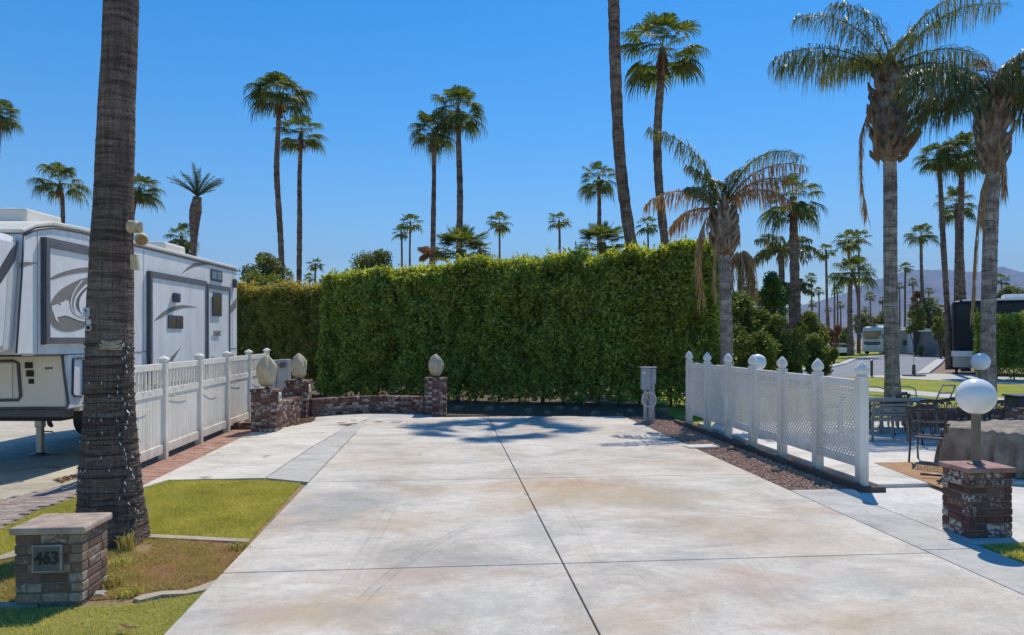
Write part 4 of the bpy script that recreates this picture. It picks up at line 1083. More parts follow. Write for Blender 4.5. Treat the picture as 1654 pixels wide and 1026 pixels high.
sh('shrub_tree','bright green tree behind the withered queen palm',1226,36,420,84,11000,.085,leafmat('fresh_tree_leaf', [(.03,.07,.01),(.07,.14,.02),(.12,.22,.03)]),4,clumps=14,cat='tree',group='shrubs and trees behind the lattice fence')
sh('shrub_tree','dark tree mass at the end of the hedge behind the queen palm trunk',1196,31,470,90,12000,.08,bush_m,5,clumps=14,cat='tree',group='shrubs and trees behind the lattice fence')
sh('dark_shrub','dark shrub low behind the fence finials near the hedge end',1212,28,520,96,14000,.065,bush_m,6,trunk_h=.05,clumps=16,group='shrubs and trees behind the lattice fence')
sh('dark_shrub','broad dark shrub around the foot of the shaggy palm',1262,33,500,86,14000,.07,bush_m,7,trunk_h=.05,clumps=16,group='shrubs and trees behind the lattice fence')
sh('tall_shrub','yellow green feathery shrub right of the shaggy palm',1310,38,496,66,12000,.07,bushy_m,8,trunk_h=.1,clumps=14,group='shrubs and trees behind the lattice fence')
sh('dark_shrub','rounded dark shrub by the street kerb',1322,36,528,62,12000,.07,bush_m,9,trunk_h=.05,clumps=12,group='shrubs and trees behind the lattice fence')
sh('shrub_tree','olive toned tree between bright tree and shaggy palm',1254,44,455,80,9000,.09,olive_m,10,clumps=14,cat='tree',group='shrubs and trees behind the lattice fence')
sh('flowering_shrub','rust coloured shrub beside the street left of the motorhome',1347,60,520,34,3500,.09,rust_m,11,trunk_h=.05,clumps=9,group='garden shrubs along the street')
sh('dark_shrub','grey shrub mass left of the motorhome palms',1362,95,528,44,3500,.16,bush_m,12,trunk_h=.05,group='garden shrubs along the street')
sh('shrub_tree','wide grey green tree mound over the motorhome roof',1412,125,500,80,6500,.25,olive_m,13,trunk_h=.2,cat='tree',group='garden shrubs along the street')
sh('shrub_tree','yellowish tree left of the beige house behind the pale trunk',1455,92,522,34,3000,.15,bush_m,14,trunk_h=.05,group='garden shrubs along the street')
sh('shrub_tree','pale yellow drooping tree over the beige house',1478,84,500,40,4200,.14,bushy_m,15,trunk_h=.45,cat='tree',group='garden shrubs along the street')
sh('shrub_tree','olive tree with brownish top right of the slim lone palm',1506,86,474,44,5200,.14,olive_m,16,trunk_h=.4,cat='tree',group='garden shrubs along the street')
sh('shrub_tree','rust topped tree among the far gardens',1484,100,468,26,2500,.16,rust_m,17,trunk_h=.5,cat='tree',group='garden shrubs along the street')
sh('shrub_tree','yellow green tree left of the slim leaning palm',1520,72,500,34,4000,.12,bushy_m,18,trunk_h=.2,cat='tree',group='garden shrubs along the street')
sh('dark_shrub','low shrub between the two right street palms',1545,44,562,24,2500,.07,bush_m,19,trunk_h=.05,group='garden shrubs along the street')
sh('shrub_tree','tree behind the palm cluster left of the black coach',1552,60,470,50,6000,.12,bushy_m,20,trunk_h=.2,cat='tree',group='garden shrubs along the street')
sh('shrub','small green shrub before the beige house',1488,82,556,14,900,.1,bushy_m,21,trunk_h=.05,group='garden shrubs along the street')
sh('dark_shrub','dark bush right end of the beige house',1526,74,548,22,1800,.11,bush_m,22,trunk_h=.05,group='garden shrubs along the street')
sh('shrub_tree','dark far tree low between the shaggy palm and the street palms',1345,120,545,60,3500,.2,olive_m,23,trunk_h=.05,cat='tree',group='garden shrubs along the street')
sh('shrub_tree','pale far tree beyond the black coach at the right edge',1640,75,458,60,4500,.16,olive_m,24,trunk_h=.3,cat='tree',group='garden shrubs along the street')
# ------------------------------------------------------------ brick work
def bricks(b, core, x0, x1, y0, y1, z0, z1, bh=.076, bl=.205, rs=random, prou=.012):
    nc = max(1, round((z1-z0)/bh)); ch = (z1-z0)/nc
    core.box(x0+.008, x1-.008, y0+.008, y1-.008, z0-.1, z1-.002)
    for c in range(nc):
        za, zb = z0+c*ch+.006, z0+(c+1)*ch-.006
        even = c % 2 == 0
        for face in range(4):
            lx = face < 2
            a0, a1 = (x0, x1) if lx else (y0, y1)
            inset = .0 if (lx == even) else .095
            s0, s1 = a0+inset, a1-inset
            s = s0; first = True
            while s < s1-.01:
                ln = bl*(rs.uniform(.9,1.1)) if not first or even else bl*.55
                e = s+ln
                if s1-e < .07: e = s1
                j = rs.uniform(-.004,.006); t = rs.uniform(-.003,.003)
                p, q = s+(.005 if s > s0 else 0), e-(.005 if e < s1 else 0)
                if face == 0: b.box(p,q,y0-j,y0+.09,za+t,zb+t)
                elif face == 1: b.box(p,q,y1-.09,y1+j,za+t,zb+t)
                elif face == 2: b.box(x0-j,x0+.09,p,q,za+t,zb+t)
                else: b.box(x1-.09,x1+j,p,q,za+t,zb+t)
                s = e; first = False
def pillar(label, X, Y, w, d, h, capo, cap_h, m, cm, group=None, brickcap=False, name='brick_pillar', rz=0):
    root = thing(name, label, 'brick pillar', (X,Y,0), rz, group)
    rs = random.Random(int(X*100+Y)); b = MB(); c = MB()
    bricks(b, c, -w/2, w/2, -d/2, d/2, 0, h, rs=rs)
    b.build('bricks', m, root, bevel=.006); c.build('mortar', mortar_m, root)
    if brickcap:
        b = MB(); n = round((w+2*capo)/.075)
        for i in range(n):
            x = -w/2-capo+(w+2*capo)/n*i
            for k in range(2):
                y = -d/2-capo+(d+2*capo)/2*k
                b.box(x+.003, x+(w+2*capo)/n-.003, y+.003, y+(d+2*capo)/2-.003, h, h+cap_h+rs.uniform(-.003,.003))
        b.build('cap', m, root, bevel=.006)
    else:
        b = MB(); b.box(-w/2-capo, w/2+capo, -d/2-capo, d/2+capo, h, h+cap_h)
        o = b.build('cap', cm, root, bevel=.018)
    return root
# number pillar
fl_ = P(30,970); fr_ = P(133,972)
NW = .52; ND = .44
nx = fr_.x-NW/2; ny = fr_.y+ND/2
np_ = pillar('brown brick pillar with cast cap carrying the house number 463', nx, ny, NW, ND, .555, .032, .062, brick2_m, cap_m)
def text(s, size, ext_, m, parent, loc, rot, name='number', sx=1, bold=0):
    c = bpy.data.curves.new(name, 'FONT'); c.body = s; c.size = size; c.extrude = ext_; c.align_x = 'CENTER'; c.align_y = 'CENTER'; c.offset = bold
    o = bpy.data.objects.new('tmp', c); COL.objects.link(o)
    bpy.context.view_layer.update()
    me = bpy.data.meshes.new_from_object(o.evaluated_get(bpy.context.evaluated_depsgraph_get()))
    bpy.data.objects.remove(o)
    me.materials.clear()
    r = put(name, me, m, parent); r.location = loc; r.rotation_euler = rot; r.scale = (sx,1,1)
    return r
pq = MB(); yy = -ND/2-.012
pq.box(-.115,.115, yy-.012, yy+.03, .255, .475)
pl = pq.build('plaque', plaque_m, np_, bevel=.004)
pq = MB()
for s in (-1,1):
    for i in range(-14,15):
        cx_ = i*.0155
        # diagonal ribs of the diamond ground, clipped to the plaque
        pts = []
        for t in np.linspace(-.105,.105,43):
            x = cx_+s*t
            if -.095 < x < .095: pts.append((x, .365+t*.95))
        if len(pts) > 2: pq.tube([(pts[0][0], yy-.0135, pts[0][1]), (pts[-1][0], yy-.0135, pts[-1][1])], .0024, 4)
pq.build('diamond_ground', plaque_m, pl)
pq = MB()
for x0,x1,z0,z1 in ((-.115,.115,.255,.268),(-.115,.115,.462,.475),(-.115,-.102,.268,.462),(.102,.115,.268,.462)): pq.box(x0,x1,yy-.020,yy-.0125,z0,z1)
pq.build('plaque_rim', cap_m, pl, bevel=.003)
text('463', .145, .006, digit_m, pl, (0, yy-.018, .365), (math.pi/2,0,0), sx=.86, bold=.0012)

# right lamp pillar
rp = CW(4.88, 7.67); RW = .50; RD = .42
rX, rY = rp.x+RW/2, rp.y+RD/2
pillar('red brown brick pillar with reddish slab cap under the nearest globe lamp', rX, rY, RW, RD, .70, .032, .055, brick_m, capred_m)
def globe(label, p, z0, zc, r, rp_=.045, group='white globe lamps', m=post_m):
    t = thing('globe_lamp', label, 'globe lamp', (p[0],p[1],z0), 0, group)
    b = MB(); b.lathe((0,0,0), [(rp_*1.9,0),(rp_*1.9,.012),(rp_*1.2,.03),(rp_,.045),(rp_,zc-z0-r*.95),(rp_*1.7,zc-z0-r*.94),(rp_*1.7,zc-z0-r*.84)], 20); b.build('post', m, t, smooth=False)
    b = MB(); b.sphere((0,0,zc-z0), r, 36, 22); b.build('globe', globe_m, t, smooth=True)
    return t
cp = CW((1582-CX)/F*7.85, 7.85)
globe('nearest white globe lamp standing on the reddish cap of the brick pillar', (cp.x, rY), .755, 1.50, .198, .046)
g2 = G(1584, 16.2); globe('white globe lamp on tall brown post beside the right queen palm trunk', g2, .0, 1.60, .195, .045)
g3 = G(1224, 17.0); globe('white globe lamp peeking over the lattice fence', g3, .05, 1.56, .195, .045)

# three lantern pillars and low walls on the far left
def cover(label, X, Y, z, h, r, seed):
    t = thing('covered_lamp', label, 'covered lamp', (X,Y,z), 0, 'cloth wrapped lamps on the far brick pillars')
    b = MB(); b.lathe((0,0,0), [(.06,0),(.06,.012),(.028,.02),(.028,.1)], 12); b.build('lamp_base', darkmetal, t)
    rs = random.Random(seed); ph = [rs.uniform(0,6.28) for _ in range(4)]
    prof = [(.05,.04),(.10,.055),(r*.80,.14),(r*.98,.26*h/.62),(r,.36*h/.62),(r*.90,.44*h/.62),(r*.60,.53*h/.62),(r*.26,.595*h/.62),(.02,h)]
    b = MB(); b.lathe((0,0,0), prof, 40, jit=lambda q,zz: 1+.07*math.sin(5*q+ph[0]+zz*4)+.045*math.sin(9*q+ph[1]-zz*7)+.05*math.sin(17*q+ph[2]+zz*15)+.06*math.sin(3*q+zz*12+ph[3]))
    b.build('cloth_cover', cloth_tan, t, smooth=True)
    b = MB(); b.tube([(.062*math.cos(a), .062*math.sin(a), .055) for a in [i*.524 for i in range(12)]], .008, 6, closed=True); b.build('tie_cord', cloth_tan, t)
    return t
pg = 'brick lantern pillars at the far left'
def pl_at(px0, px1, ybase, ytop, lab, lab2, seed, hpx, dpt=.55):
    D = F*H/(ybase-YH); w = (px1-px0)*D/F; c = G((px0+px1)/2, D+dpt/2); zt = H-(ytop-YH)*D/F
    pillar(lab, c.x, c.y, w*.9, dpt, zt-.065, .025, .065, brick_m, None, pg, brickcap=True, rz=-AY*.5)
    h = hpx*(D+dpt/2)/F
    cover(lab2, c.x, c.y, zt+.002, h, .195*(h/.62)**.5, seed)
    return c, D, w, zt
c1_ = pl_at(409, 453, 698, 629, 'brick pillar beside the white picket fence end, nearest of the three far pillars', 'widest tan cloth covered lamp on the pillar beside the white fence', 1, 54)
c2_ = pl_at(464, 501, 676, 615, 'brick pillar in the middle between short wall and curved wall', 'tan cloth covered lamp on the middle far pillar', 2, 43)
c3_ = pl_at(685, 723, 670, 611, 'brick pillar standing alone at the right end of the curved wall', 'pale narrow cloth covered lamp on the pillar at the curved wall end', 3, 38)
def wall_path(label, pts, th, h, seed):
    """brick wall along a path (centre line), courses of separate bricks"""
    o = pts[0]; root = thing('low_brick_wall', label, 'brick wall', (o.x,o.y,0), 0, None)
    rs = random.Random(seed); b = MB((o.x,o.y,0)); c = MB((o.x,o.y,0)); k = MB((o.x,o.y,0))
    ln = [0]
    for i in range(1,len(pts)): ln.append(ln[-1]+(pts[i]-pts[i-1]).length)
    def at(s):
        s = max(0,min(ln[-1]-1e-6,s)); i = max(j for j in range(len(ln)-1) if ln[j] <= s)
        d = (pts[i+1]-pts[i]).normalized(); p = pts[i]+d*(s-ln[i]); n = Vector((d.y,-d.x,0)); return p, d, n
    nc = round((h-.07)/.075); ch = (h-.07)/nc
    def brick(mb, s0, s1, n0, n1, z0, z1):
        p0,_,na = at(s0); p1,_,nb = at(s1)
        vs = []
        for z in (z0,z1):
            for q,n_ in ((n0,0),(n1,0)):
                vs += [p0+na*q+Vector((0,0,z)), p1+nb*q+Vector((0,0,z))]
        mb.add(vs, [(0,2,3,1),(4,5,7,6),(0,1,5,4),(2,6,7,3),(0,4,6,2),(1,3,7,5)])
    for r in range(nc):
        for side in (1,-1):
            s = -(r%2)*.1
            while s < ln[-1]-.02:
                e = min(s+.205*rs.uniform(.9,1.1), ln[-1]); j = rs.uniform(-.003,.006)
                a0, a1 = max(0,s)+.004, e-.004
                if a1-a0 > .015: brick(b, a0, a1, side*(th/2+j), side*(th/2-.08), r*ch+.006, (r+1)*ch-.006)
                s = e
    s = 0
    while s < ln[-1]-.02:
        e = min(s+.085, ln[-1]); brick(b, s+.003, e-.003, th/2+.012, -th/2-.012, h-.068, h+rs.uniform(-.004,.004)); s = e
    s = 0
    while s < ln[-1]: brick(c, s, min(s+.3, ln[-1]), th/2-.007, -th/2+.007, -.1, h-.0685); s += .3
    b.build('bricks', brick_m, root, bevel=.005); c.build('mortar', mortar_m, root)
    return root
p1 = Vector((c1_[0].x+.12, c1_[0].y+.28, 0)); p2 = Vector((c2_[0].x+.02, c2_[0].y-.30, 0))
wall_path('short low brick wall joining the two left far pillars', [p1, p1.lerp(p2,.5), p2], .28, .60, 4)
a = Vector((c2_[0].x+.25, c2_[0].y+.10,0)); z = Vector((c3_[0].x-.26, c3_[0].y+.05,0))
cv = []
for i in range(21):
    t = i/20; q = a.lerp(z,t); q.y += .75*math.sin(math.pi*t)**.8; cv.append(q)
wall_path('long low curved brick wall at the far left end of the driveway', cv, .28, .47, 6)
# brick steps by first pillar
s0 = G(396, 17.0)
wall_path('small pale brick step beside the nearest far pillar', [s0+Vector((-.28,0,0)), s0+Vector((.26,-.02,0))], .3, .15, 8)
# hose clips on the pillars
for nm, c_, dx, lb in (('hose_hanger', c1_, .35, 'small white hose hanger on the right side of the nearest far pillar'), ('hose_hanger', c2_, .34, 'small white hose hanger on the right side of the middle far pillar')):
    q = Vector((c_[0].x+dx-.03, c_[0].y-.12, .78)); t = thing(nm, lb, 'hose hanger', q, 0, 'hose hangers')
    b = MB(); b.tube([(0,.09*math.cos(u),.09*math.sin(u)) for u in [i*.52 for i in range(12)]], .028, 8, closed=True); b.build('ring', vinyl2, t, smooth=True)
    b = MB(); b.box(-.05,.0,-.03,.03,-.04,.04); b.build('plate', steel, t)
# electrical cabinet
ec = G(449, 20.6); t = thing('electrical_cabinet', 'pale grey electrical cabinet with meter between the two left far pillars', 'electrical cabinet', ec, -AY)
b = MB(); b.box(-.30,.0,-.15,.2,0,1.50); b.box(.005,.32,-.12,.2,0.72,1.52); b.build('cabinet', greymetal, t, bevel=.01)
b = MB(); b.box(.01,.31,-.09,.18,0,.72); b.build('dark_base', rvtrim, t, bevel=.008)
b = MB(); b.tube([(.17,-.12,1.36),(.17,-.19,1.36)], .085, 20); b.build('meter', glass_m, t)
b = MB(); b.box(-.28,-.02,-.162,-.15,.2,1.45); b.build('door', greymetal, t, bevel=.004)

# utility pedestal with hose
up_ = P(1046,679); t = thing('utility_pedestal', 'grey metal hookup pedestal with raised box at the right end of the hedge', 'utility pedestal', up_, -AY)
b = MB(); b.box(-.10,-.02,-.05,.05,-.05,.9); b.box(.02,.17,-.08,.08,-.05,1.05); b.build('post', greymetal, t, bevel=.008)
b = MB(); b.box(-.17,.06,-.15,.06,.80,1.36); b.box(.065,.2,-.12,.06,.96,1.35); b.build('meter_box', greymetal, t, bevel=.012)
b = MB(); b.box(-.19,.22,-.17,.08,1.362,1.385); b.build('lid', greymetal, t, bevel=.006)
b = MB(); b.box(-.14,-.09,-.156,-.1505,1.2,1.27); b.build('sticker', globe_m, t)
h_ = thing('garden_hose', 'coiled white hose hung on the grey hookup pedestal', 'hose', up_+Vector((0,-.13,.55)), -AY)
b = MB(); pts = []
for i in range(24*3):
    u = i*2*math.pi/24; r = .19+.012*math.sin(i*.37)+.012*(i//24-2); pts.append((r*math.cos(u)-.01, -.06-.012*(i//24)+.006*math.sin(i*.8), r*math.sin(u)))
pts += [(.05,-.03,-.3),(.03,-.02,-.5)]
b.tube(pts, .012, 6); b.build('coil', hose_m, h_, smooth=True)

# ------------------------------------------------------------ left picket top fence
FX = -5.01; py_ = [11.42, 13.25, 15.08, 16.91, 18.74, 20.57]
t = thing('vinyl_fence', 'long white vinyl fence with open picket top beside the trailer', 'fence', (FX, py_[0], 0))
tops = [1.80,1.80,1.81,1.82,1.82,1.83]
for y,h in zip(py_, tops):
    b = MB((FX,py_[0],0)); b.box(FX-.065,FX+.065,y-.065,y+.065,-.05,h-.06); b.build('post', vinyl2, t, bevel=.006)
    b = MB((FX,py_[0],0)); b.box(FX-.085,FX+.085,y-.085,y+.085,h-.06,h-.025)
    c = (FX,y); b.add([(FX-.08,y-.08,h-.025),(FX+.08,y-.08,h-.025),(FX+.08,y+.08,h-.025),(FX-.08,y+.08,h-.025),(FX,y,h+.03)], [(0,1,4),(1,2,4),(2,3,4),(3,0,4)])
    b.build('post_cap', vinyl2, t, bevel=.004)
for i in range(5):
    ya, yb = py_[i]+.066, py_[i+1]-.066; dz = [0,0,.005,.01,.012][i]
    def fb(nm, fn, bev=.005, m=vinyl):
        b = MB((FX,py_[0],0)); fn(b); b.build(nm, m, t, bevel=bev)
    fb('top_rail', lambda b: b.box(FX-.03,FX+.03,ya,yb,1.58+dz,1.69+dz))
    fb('middle_rail', lambda b: b.box(FX-.032,FX+.032,ya,yb,1.13+dz,1.25+dz))
    fb('bottom_rail', lambda b: b.box(FX-.032,FX+.032,ya,yb,.10,.26))
    def boards(b):
        n = 12; w = (yb-ya)/n
        for k in range(n):
            b.box(FX-.011,FX+.011,ya+k*w+.004,ya+(k+1)*w-.004,.245,1.145)
            b.box(FX-.007,FX+.007,ya+k*w-.006,ya+k*w+.006,.245,1.145)
    fb('boards', boards, .003)
    def pickets(b):
        n = 11; w = (yb-ya)/n
        for k in range(n):
            y = ya+(k+.5)*w; b.box(FX-.014,FX+.014,y-.024,y+.024,1.24,1.60)
    fb('pickets', pickets, .003)
# string lights woven along the fence
t2 = thing('string_lights', 'cream string lights draped along the picket top of the white fence', 'string lights', (FX+.05, py_[0], 1.3))
off = Vector((FX+.05, py_[0], 1.3)); rl = random.Random(8)
pts = []
for i in range(5):
    ya, yb = py_[i], py_[i+1]
    for k in range(26):
        s = k/26; pts.append((FX+.05+.012*math.sin(k*1.9), ya+(yb-ya)*s, 1.45+.10*math.sin(k*1.33+i)-.12*math.sin(math.pi*s)+rl.uniform(-.03,.03)))
    pts.append((FX+.08, yb-.02, 1.66)); pts.append((FX+.085, yb+.03, 1.45))
b = MB(off); b.tube(pts, .004, 4); b.build('wire', cream_wire, t2)
for i in range(5):
    ya, yb = py_[i]+.1, py_[i+1]-.1
    pp = [(FX+.045, ya+(yb-ya)*s, 1.16-.24*math.sin(math.pi*s)**1.0*(.5 if i%2 else .9)) for s in [k/14*.6+.02 for k in range(15)]]
    b = MB(off); b.tube(pp, .006, 5); b.build('loose_loop', cream_wire, t2)
for i in range(60):
    q = pts[rl.randrange(len(pts))]
    b = MB(off); b.tube([q, (q[0]+.02,q[1]+rl.uniform(-.015,.015),q[2]-.035)], [.007,.004], 5); b.build('bulb', bulb_m, t2)

# ------------------------------------------------------------ lattice fence
LX = 6.0; base10 = G(1392, 10.35); ly0 = base10.y; LX = base10.x
ly = [ly0+1.235*i for i in range(7)]
t = thing('lattice_fence', 'white lattice privacy fence with pointed post finials right of the driveway', 'fence', (LX, ly0, 0))
lo_ = (LX, ly0, 0)
for i,y in enumerate(ly):
    w = .068
    b = MB(lo_); b.box(LX-w,LX+w,y-w,y+w,-.05,1.565); b.build('post', vinyl2, t, bevel=.006)
    b = MB(lo_)
    b.lathe((LX,y,1.565), [(.09,0),(.095,.008),(.095,.022),(.062,.034),(.06,.05),(.085,.075),(.097,.105),(.088,.145),(.06,.19),(.03,.225),(.004,.25)], 4 if False else 16)
    b.build('finial', vinyl, t, smooth=False)
for i in range(6):
    ya, yb = ly[i]+.069, ly[i+1]-.069
    b = MB(lo_); b.box(LX-.028,LX+.028,ya,yb,1.42,1.535); b.build('top_rail', vinyl2, t, bevel=.005)
    b = MB(lo_); b.box(LX-.028,LX+.028,ya,yb,.27,.39); b.build('bottom_rail', vinyl2, t, bevel=.005)
    b = MB(lo_); b.box(LX-.017,LX+.017,ya,ya+.028,.388,1.422); b.box(LX-.017,LX+.017,yb-.028,yb,.388,1.422); b.build('side_trim', vinyl2, t, bevel=.003)
    b = MB(lo_); y0_, y1_, z0_, z1_ = ya+.02, yb-.02, .38, 1.43
    sp = .065; hw = .0112
    c = y0_+z0_+sp*.5
    while c < y1_+z1_:
        # y+z=c
        A_ = (max(y0_, c-z1_), c-max(y0_, c-z1_)); B_ = (min(y1_, c-z0_), c-min(y1_, c-z0_))
        if B_[0]-A_[0] > .02:
            h = hw
            vs = [(x, yy_+sx*h, zz_+sx*h) for x in (LX-.0055, LX-.0005) for (yy_,zz_) in (A_,B_) for sx in (-1,1)]
            b.add(vs, [(0,1,3,2),(4,6,7,5),(0,2,6,4),(1,5,7,3),(0,4,5,1),(2,3,7,6)])
        c += sp*math.sqrt(2)*.9
    c = y0_-z1_+sp*.5
    while c < y1_-z0_:
        # y-z=c
        A_ = (max(y0_, c+z0_), max(y0_, c+z0_)-c); B_ = (min(y1_, c+z1_), min(y1_, c+z1_)-c)
        if B_[0]-A_[0] > .02:
            h = hw
            vs = [(x, yy_+sx*h, zz_-sx*h) for x in (LX+.0005, LX+.0055) for (yy_,zz_) in (A_,B_) for sx in (-1,1)]
            b.add(vs, [(0,1,3,2),(4,6,7,5),(0,2,6,4),(1,5,7,3),(0,4,5,1),(2,3,7,6)])
        c += sp*math.sqrt(2)*.9
    b.build('lattice', vinyl, t)
# timber edging along the fence
t = thing('timber_edging', 'dark timber edging strip running under the lattice fence', 'edging', (LX-.12, ly0-.3, 0))
for (xa,xb,zz0,zz1) in ((LX-.235,LX-.15,-.04,.075),(LX-.14,LX-.075,-.04,.045)):
    y = ly0-.28
    while y < ly[-1]+.4:
        e = y+random.uniform(1.6,2.4)
        b = MB((LX-.12, ly0-.3, 0)); dx = random.uniform(-.012,.012); b.box(xa+dx,xb+dx,y,min(e,ly[-1]+.5)-.012,zz0,zz1+random.uniform(-.008,.008)); b.build('timber', timber_m, t, bevel=.01); y = e
b = MB((LX-.12, ly0-.3, 0)); b.box(LX-.25,LX+.12,ly0-.40,ly0-.29,-.03,.07); b.build('end_timber', timber_m, t, bevel=.012)

# ------------------------------------------------------------ stones and litter
rock_m = pm('dusty_field_stone', (.27,.20,.145), (.15,.11,.08), 4, .95, 1, .03, detail=8)
def rock(label, p, s, seed, group=None, m=rock_m, sq=.7, name='rock', cat='rock'):
    rs = np.random.default_rng(seed); bm = bmesh.new(); bmesh.ops.create_icosphere(bm, subdivisions=2, radius=1)
    for v in bm.verts:
        n = snoise(np.array([[v.co.x,v.co.y,v.co.z]]), 1.7, seed)[0]*.34+rs.normal(0,.07); v.co *= 1+n
        v.co.x *= s; v.co.y *= s*.75; v.co.z *= s*sq
    me = bpy.data.meshes.new(name); bm.to_mesh(me); bm.free()
    o = put(name, me, m); o.location = (p.x,p.y,p.z+s*sq*.35); o.rotation_euler = (0,0,seed*1.7)
    tag(o, label, cat, group); return o
rk = [(706,648,.17,'pale boulder under the hedge just right of the lone brick pillar'),(742,646,.22,'grey boulder among the hedge stems, second from the lone pillar'),(790,650,.20,'light stone under the middle of the hedge, left side'),(812,648,.15,'small light stone beside a hedge stem, middle left'),(853,650,.20,'tall light stone under the middle of the hedge'),(884,654,.17,'low stone just right of the tall light stone'),(905,648,.22,'wide pale stone under the hedge, right of the middle'),(930,651,.19,'broad flat stone under the hedge centre right'),(962,655,.17,'dull brown stone under the right half of the hedge'),(1017,652,.24,'large tan boulder left of the hookup pedestal'),(1000,660,.13,'small stone before the large tan boulder'),(1072,650,.18,'stone at the hedge foot right of the hookup pedestal')]
for i,(x,y,s,l) in enumerate(rk): rock(l, G(x, 2494/(y+9+(i*5)%7-YH), -.05), s*(.62+.16*(i%3)), 40+i, 'stones along the foot of the hedge')
rock('loose tan stone in the gravel beside the lattice fence', P(1252,762,-.02), .085, 60)
rock('pale cobble leaning on the timber edging by the lattice fence', P(1180,727,-.02), .08, 61)
rock('low pale stone at the foot of the number pillar', P(160,962,-.03), .06, 63, sq=.5, m=kerb_m)
b = MB(); b.cbox((0,0,0),(.62,.34,.045),.1); o = b.build('stepping_slab', white_conc, bevel=.012); o.location = (P(1132,722).x, P(1132,722).y, .005); tag(o,'pale square stepping slab lying in the gravel bed','stepping stone')
def litter(label, px, py, s, seed, kind=0):
    rs = random.Random(seed); p = P(px,py,.004); b = MB()
    n = 9; pts = []
    for i in range(n):
        u = i/(n-1)-.5; pts.append(Vector((u*2*s, .18*s*math.sin(u*5+seed), .012+.25*s*abs(u)**1.5*rs.uniform(.6,1.2))))
    w = [.004+.22*s*math.sin(math.pi*i/(n-1))**.8*rs.uniform(.7,1.1) for i in range(n)]
    vs = []; 
    for q,ww in zip(pts,w): vs += [q+Vector((0,-ww,.3*ww)), q+Vector((0,0,-.1*ww+.001)), q+Vector((0,ww,.35*ww))]
    fs = []
    for i in range(n-1):
        for k in range(2): fs.append((i*3+k,i*3+k+1,(i+1)*3+k+1,(i+1)*3+k))
    b.add(vs, fs); o = b.build('fallen_leaf', deadleaf_m); o.location = p; o.rotation_euler = (0,0,rs.uniform(-.4,.4) if kind==0 else rs.uniform(0,6)); tag(o, label, 'fallen leaf', 'dry leaves on the concrete')
lt = [(562,687,.26,'largest curled dry frond scrap near the curved wall'),(552,684,.14,'small dark scrap touching the largest curled frond'),(571,680,.10,'short dark leaf behind the largest curled frond'),(612,682,.13,'curled tan leaf right of the frond scraps'),(640,683,.17,'thin long dry leaf before the curved wall'),(657,684,.04,'tiny leaf at the right end of the long dry leaf'),(430,738,.09,'red brown leaf on the pale side pavement'),(520,700,.05,'tiny leaf on the pale pavement near the curved joint'),(678,735,.045,'small dark seed pod alone on the driveway'),(851,799,.05,'small twig by the centre joint of the driveway'),(397,706,.16,'dark dry leaf at the foot of the nearest far pillar'),(353,716,.10,'brown leaf on the brick path beside the fence'),(352,732,.05,'tiny scrap where the brick path meets the pavement'),(498,679,.22,'heap scrap of red brown leaf by the middle far pillar'),(480,684,.18,'red brown leaf lying against the short wall'),(332,773,.10,'dark twig on the edge of the lawn'),(87,757,.16,'curled brown scrap on the trailer pad'),(207,1016,.10,'pale curled leaf on the lower lawn'),(1425,768,.03,'dark speck on the slab near the lattice fence end')]
for i,(x,y,s,l) in enumerate(lt): litter(l, x, y, s, i)
# leaf drift by short wall and dark twiggy drift on the pad
pebbles('leaf_drift', [P(462,690), P(505,682), P(512,672), P(497,668), P(470,680)], 500, .02, .05, deadleaf_m, .0)
pebbles('twig_drift', [P(85,775), P(128,764), P(135,768), P(100,780)], 160, .012, .03, deadleaf_m, -.01)

# weeds round the big palm foot
def tuft(label, px, py, n, h, m, seed):
    base = P(px,py,-.03); rs = np.random.default_rng(seed); V = []
    a = rs.uniform(0,6.283,n); l = rs.uniform(.4,1,n)*h; sp = rs.uniform(.1,.7,n)*l; q = rs.normal(0,.05,(n,2))
    for i in range(n):
        d = np.array([math.cos(a[i]),math.sin(a[i]),0]); s = np.array([-d[1],d[0],0])*.004; p = np.array([q[i,0],q[i,1],0])
        m1 = p+d*sp[i]*.35+[0,0,l[i]*.7]; m2 = p+d*sp[i]+[0,0,l[i]*.85]
        V += [p-s,p+s,m1+s,m1-s, m1-s,m1+s,m2+s*.1,m2-s*.1]
    o = npmesh('weed', np.array(V), 4, m); o.location = base; tag(o, label, 'weed', 'weeds in the planting bed')
tuft('tall grassy weed at the foot of the big bare palm', 205, 890, 90, .24, drygrass_m, 1)
tuft('small green weed beside the cap of the number pillar', 196, 912, 150, .09, grass_m, 2)
tuft('dry weed clump right of the number pillar base', 178, 948, 180, .13, drygrass_m, 3)
tuft('little tuft at the driveway corner of the planting bed', 385, 888, 160, .09, drygrass_m, 4)
tuft('green tuft before the irregular kerb', 208, 962, 120, .10, grass_m, 5)

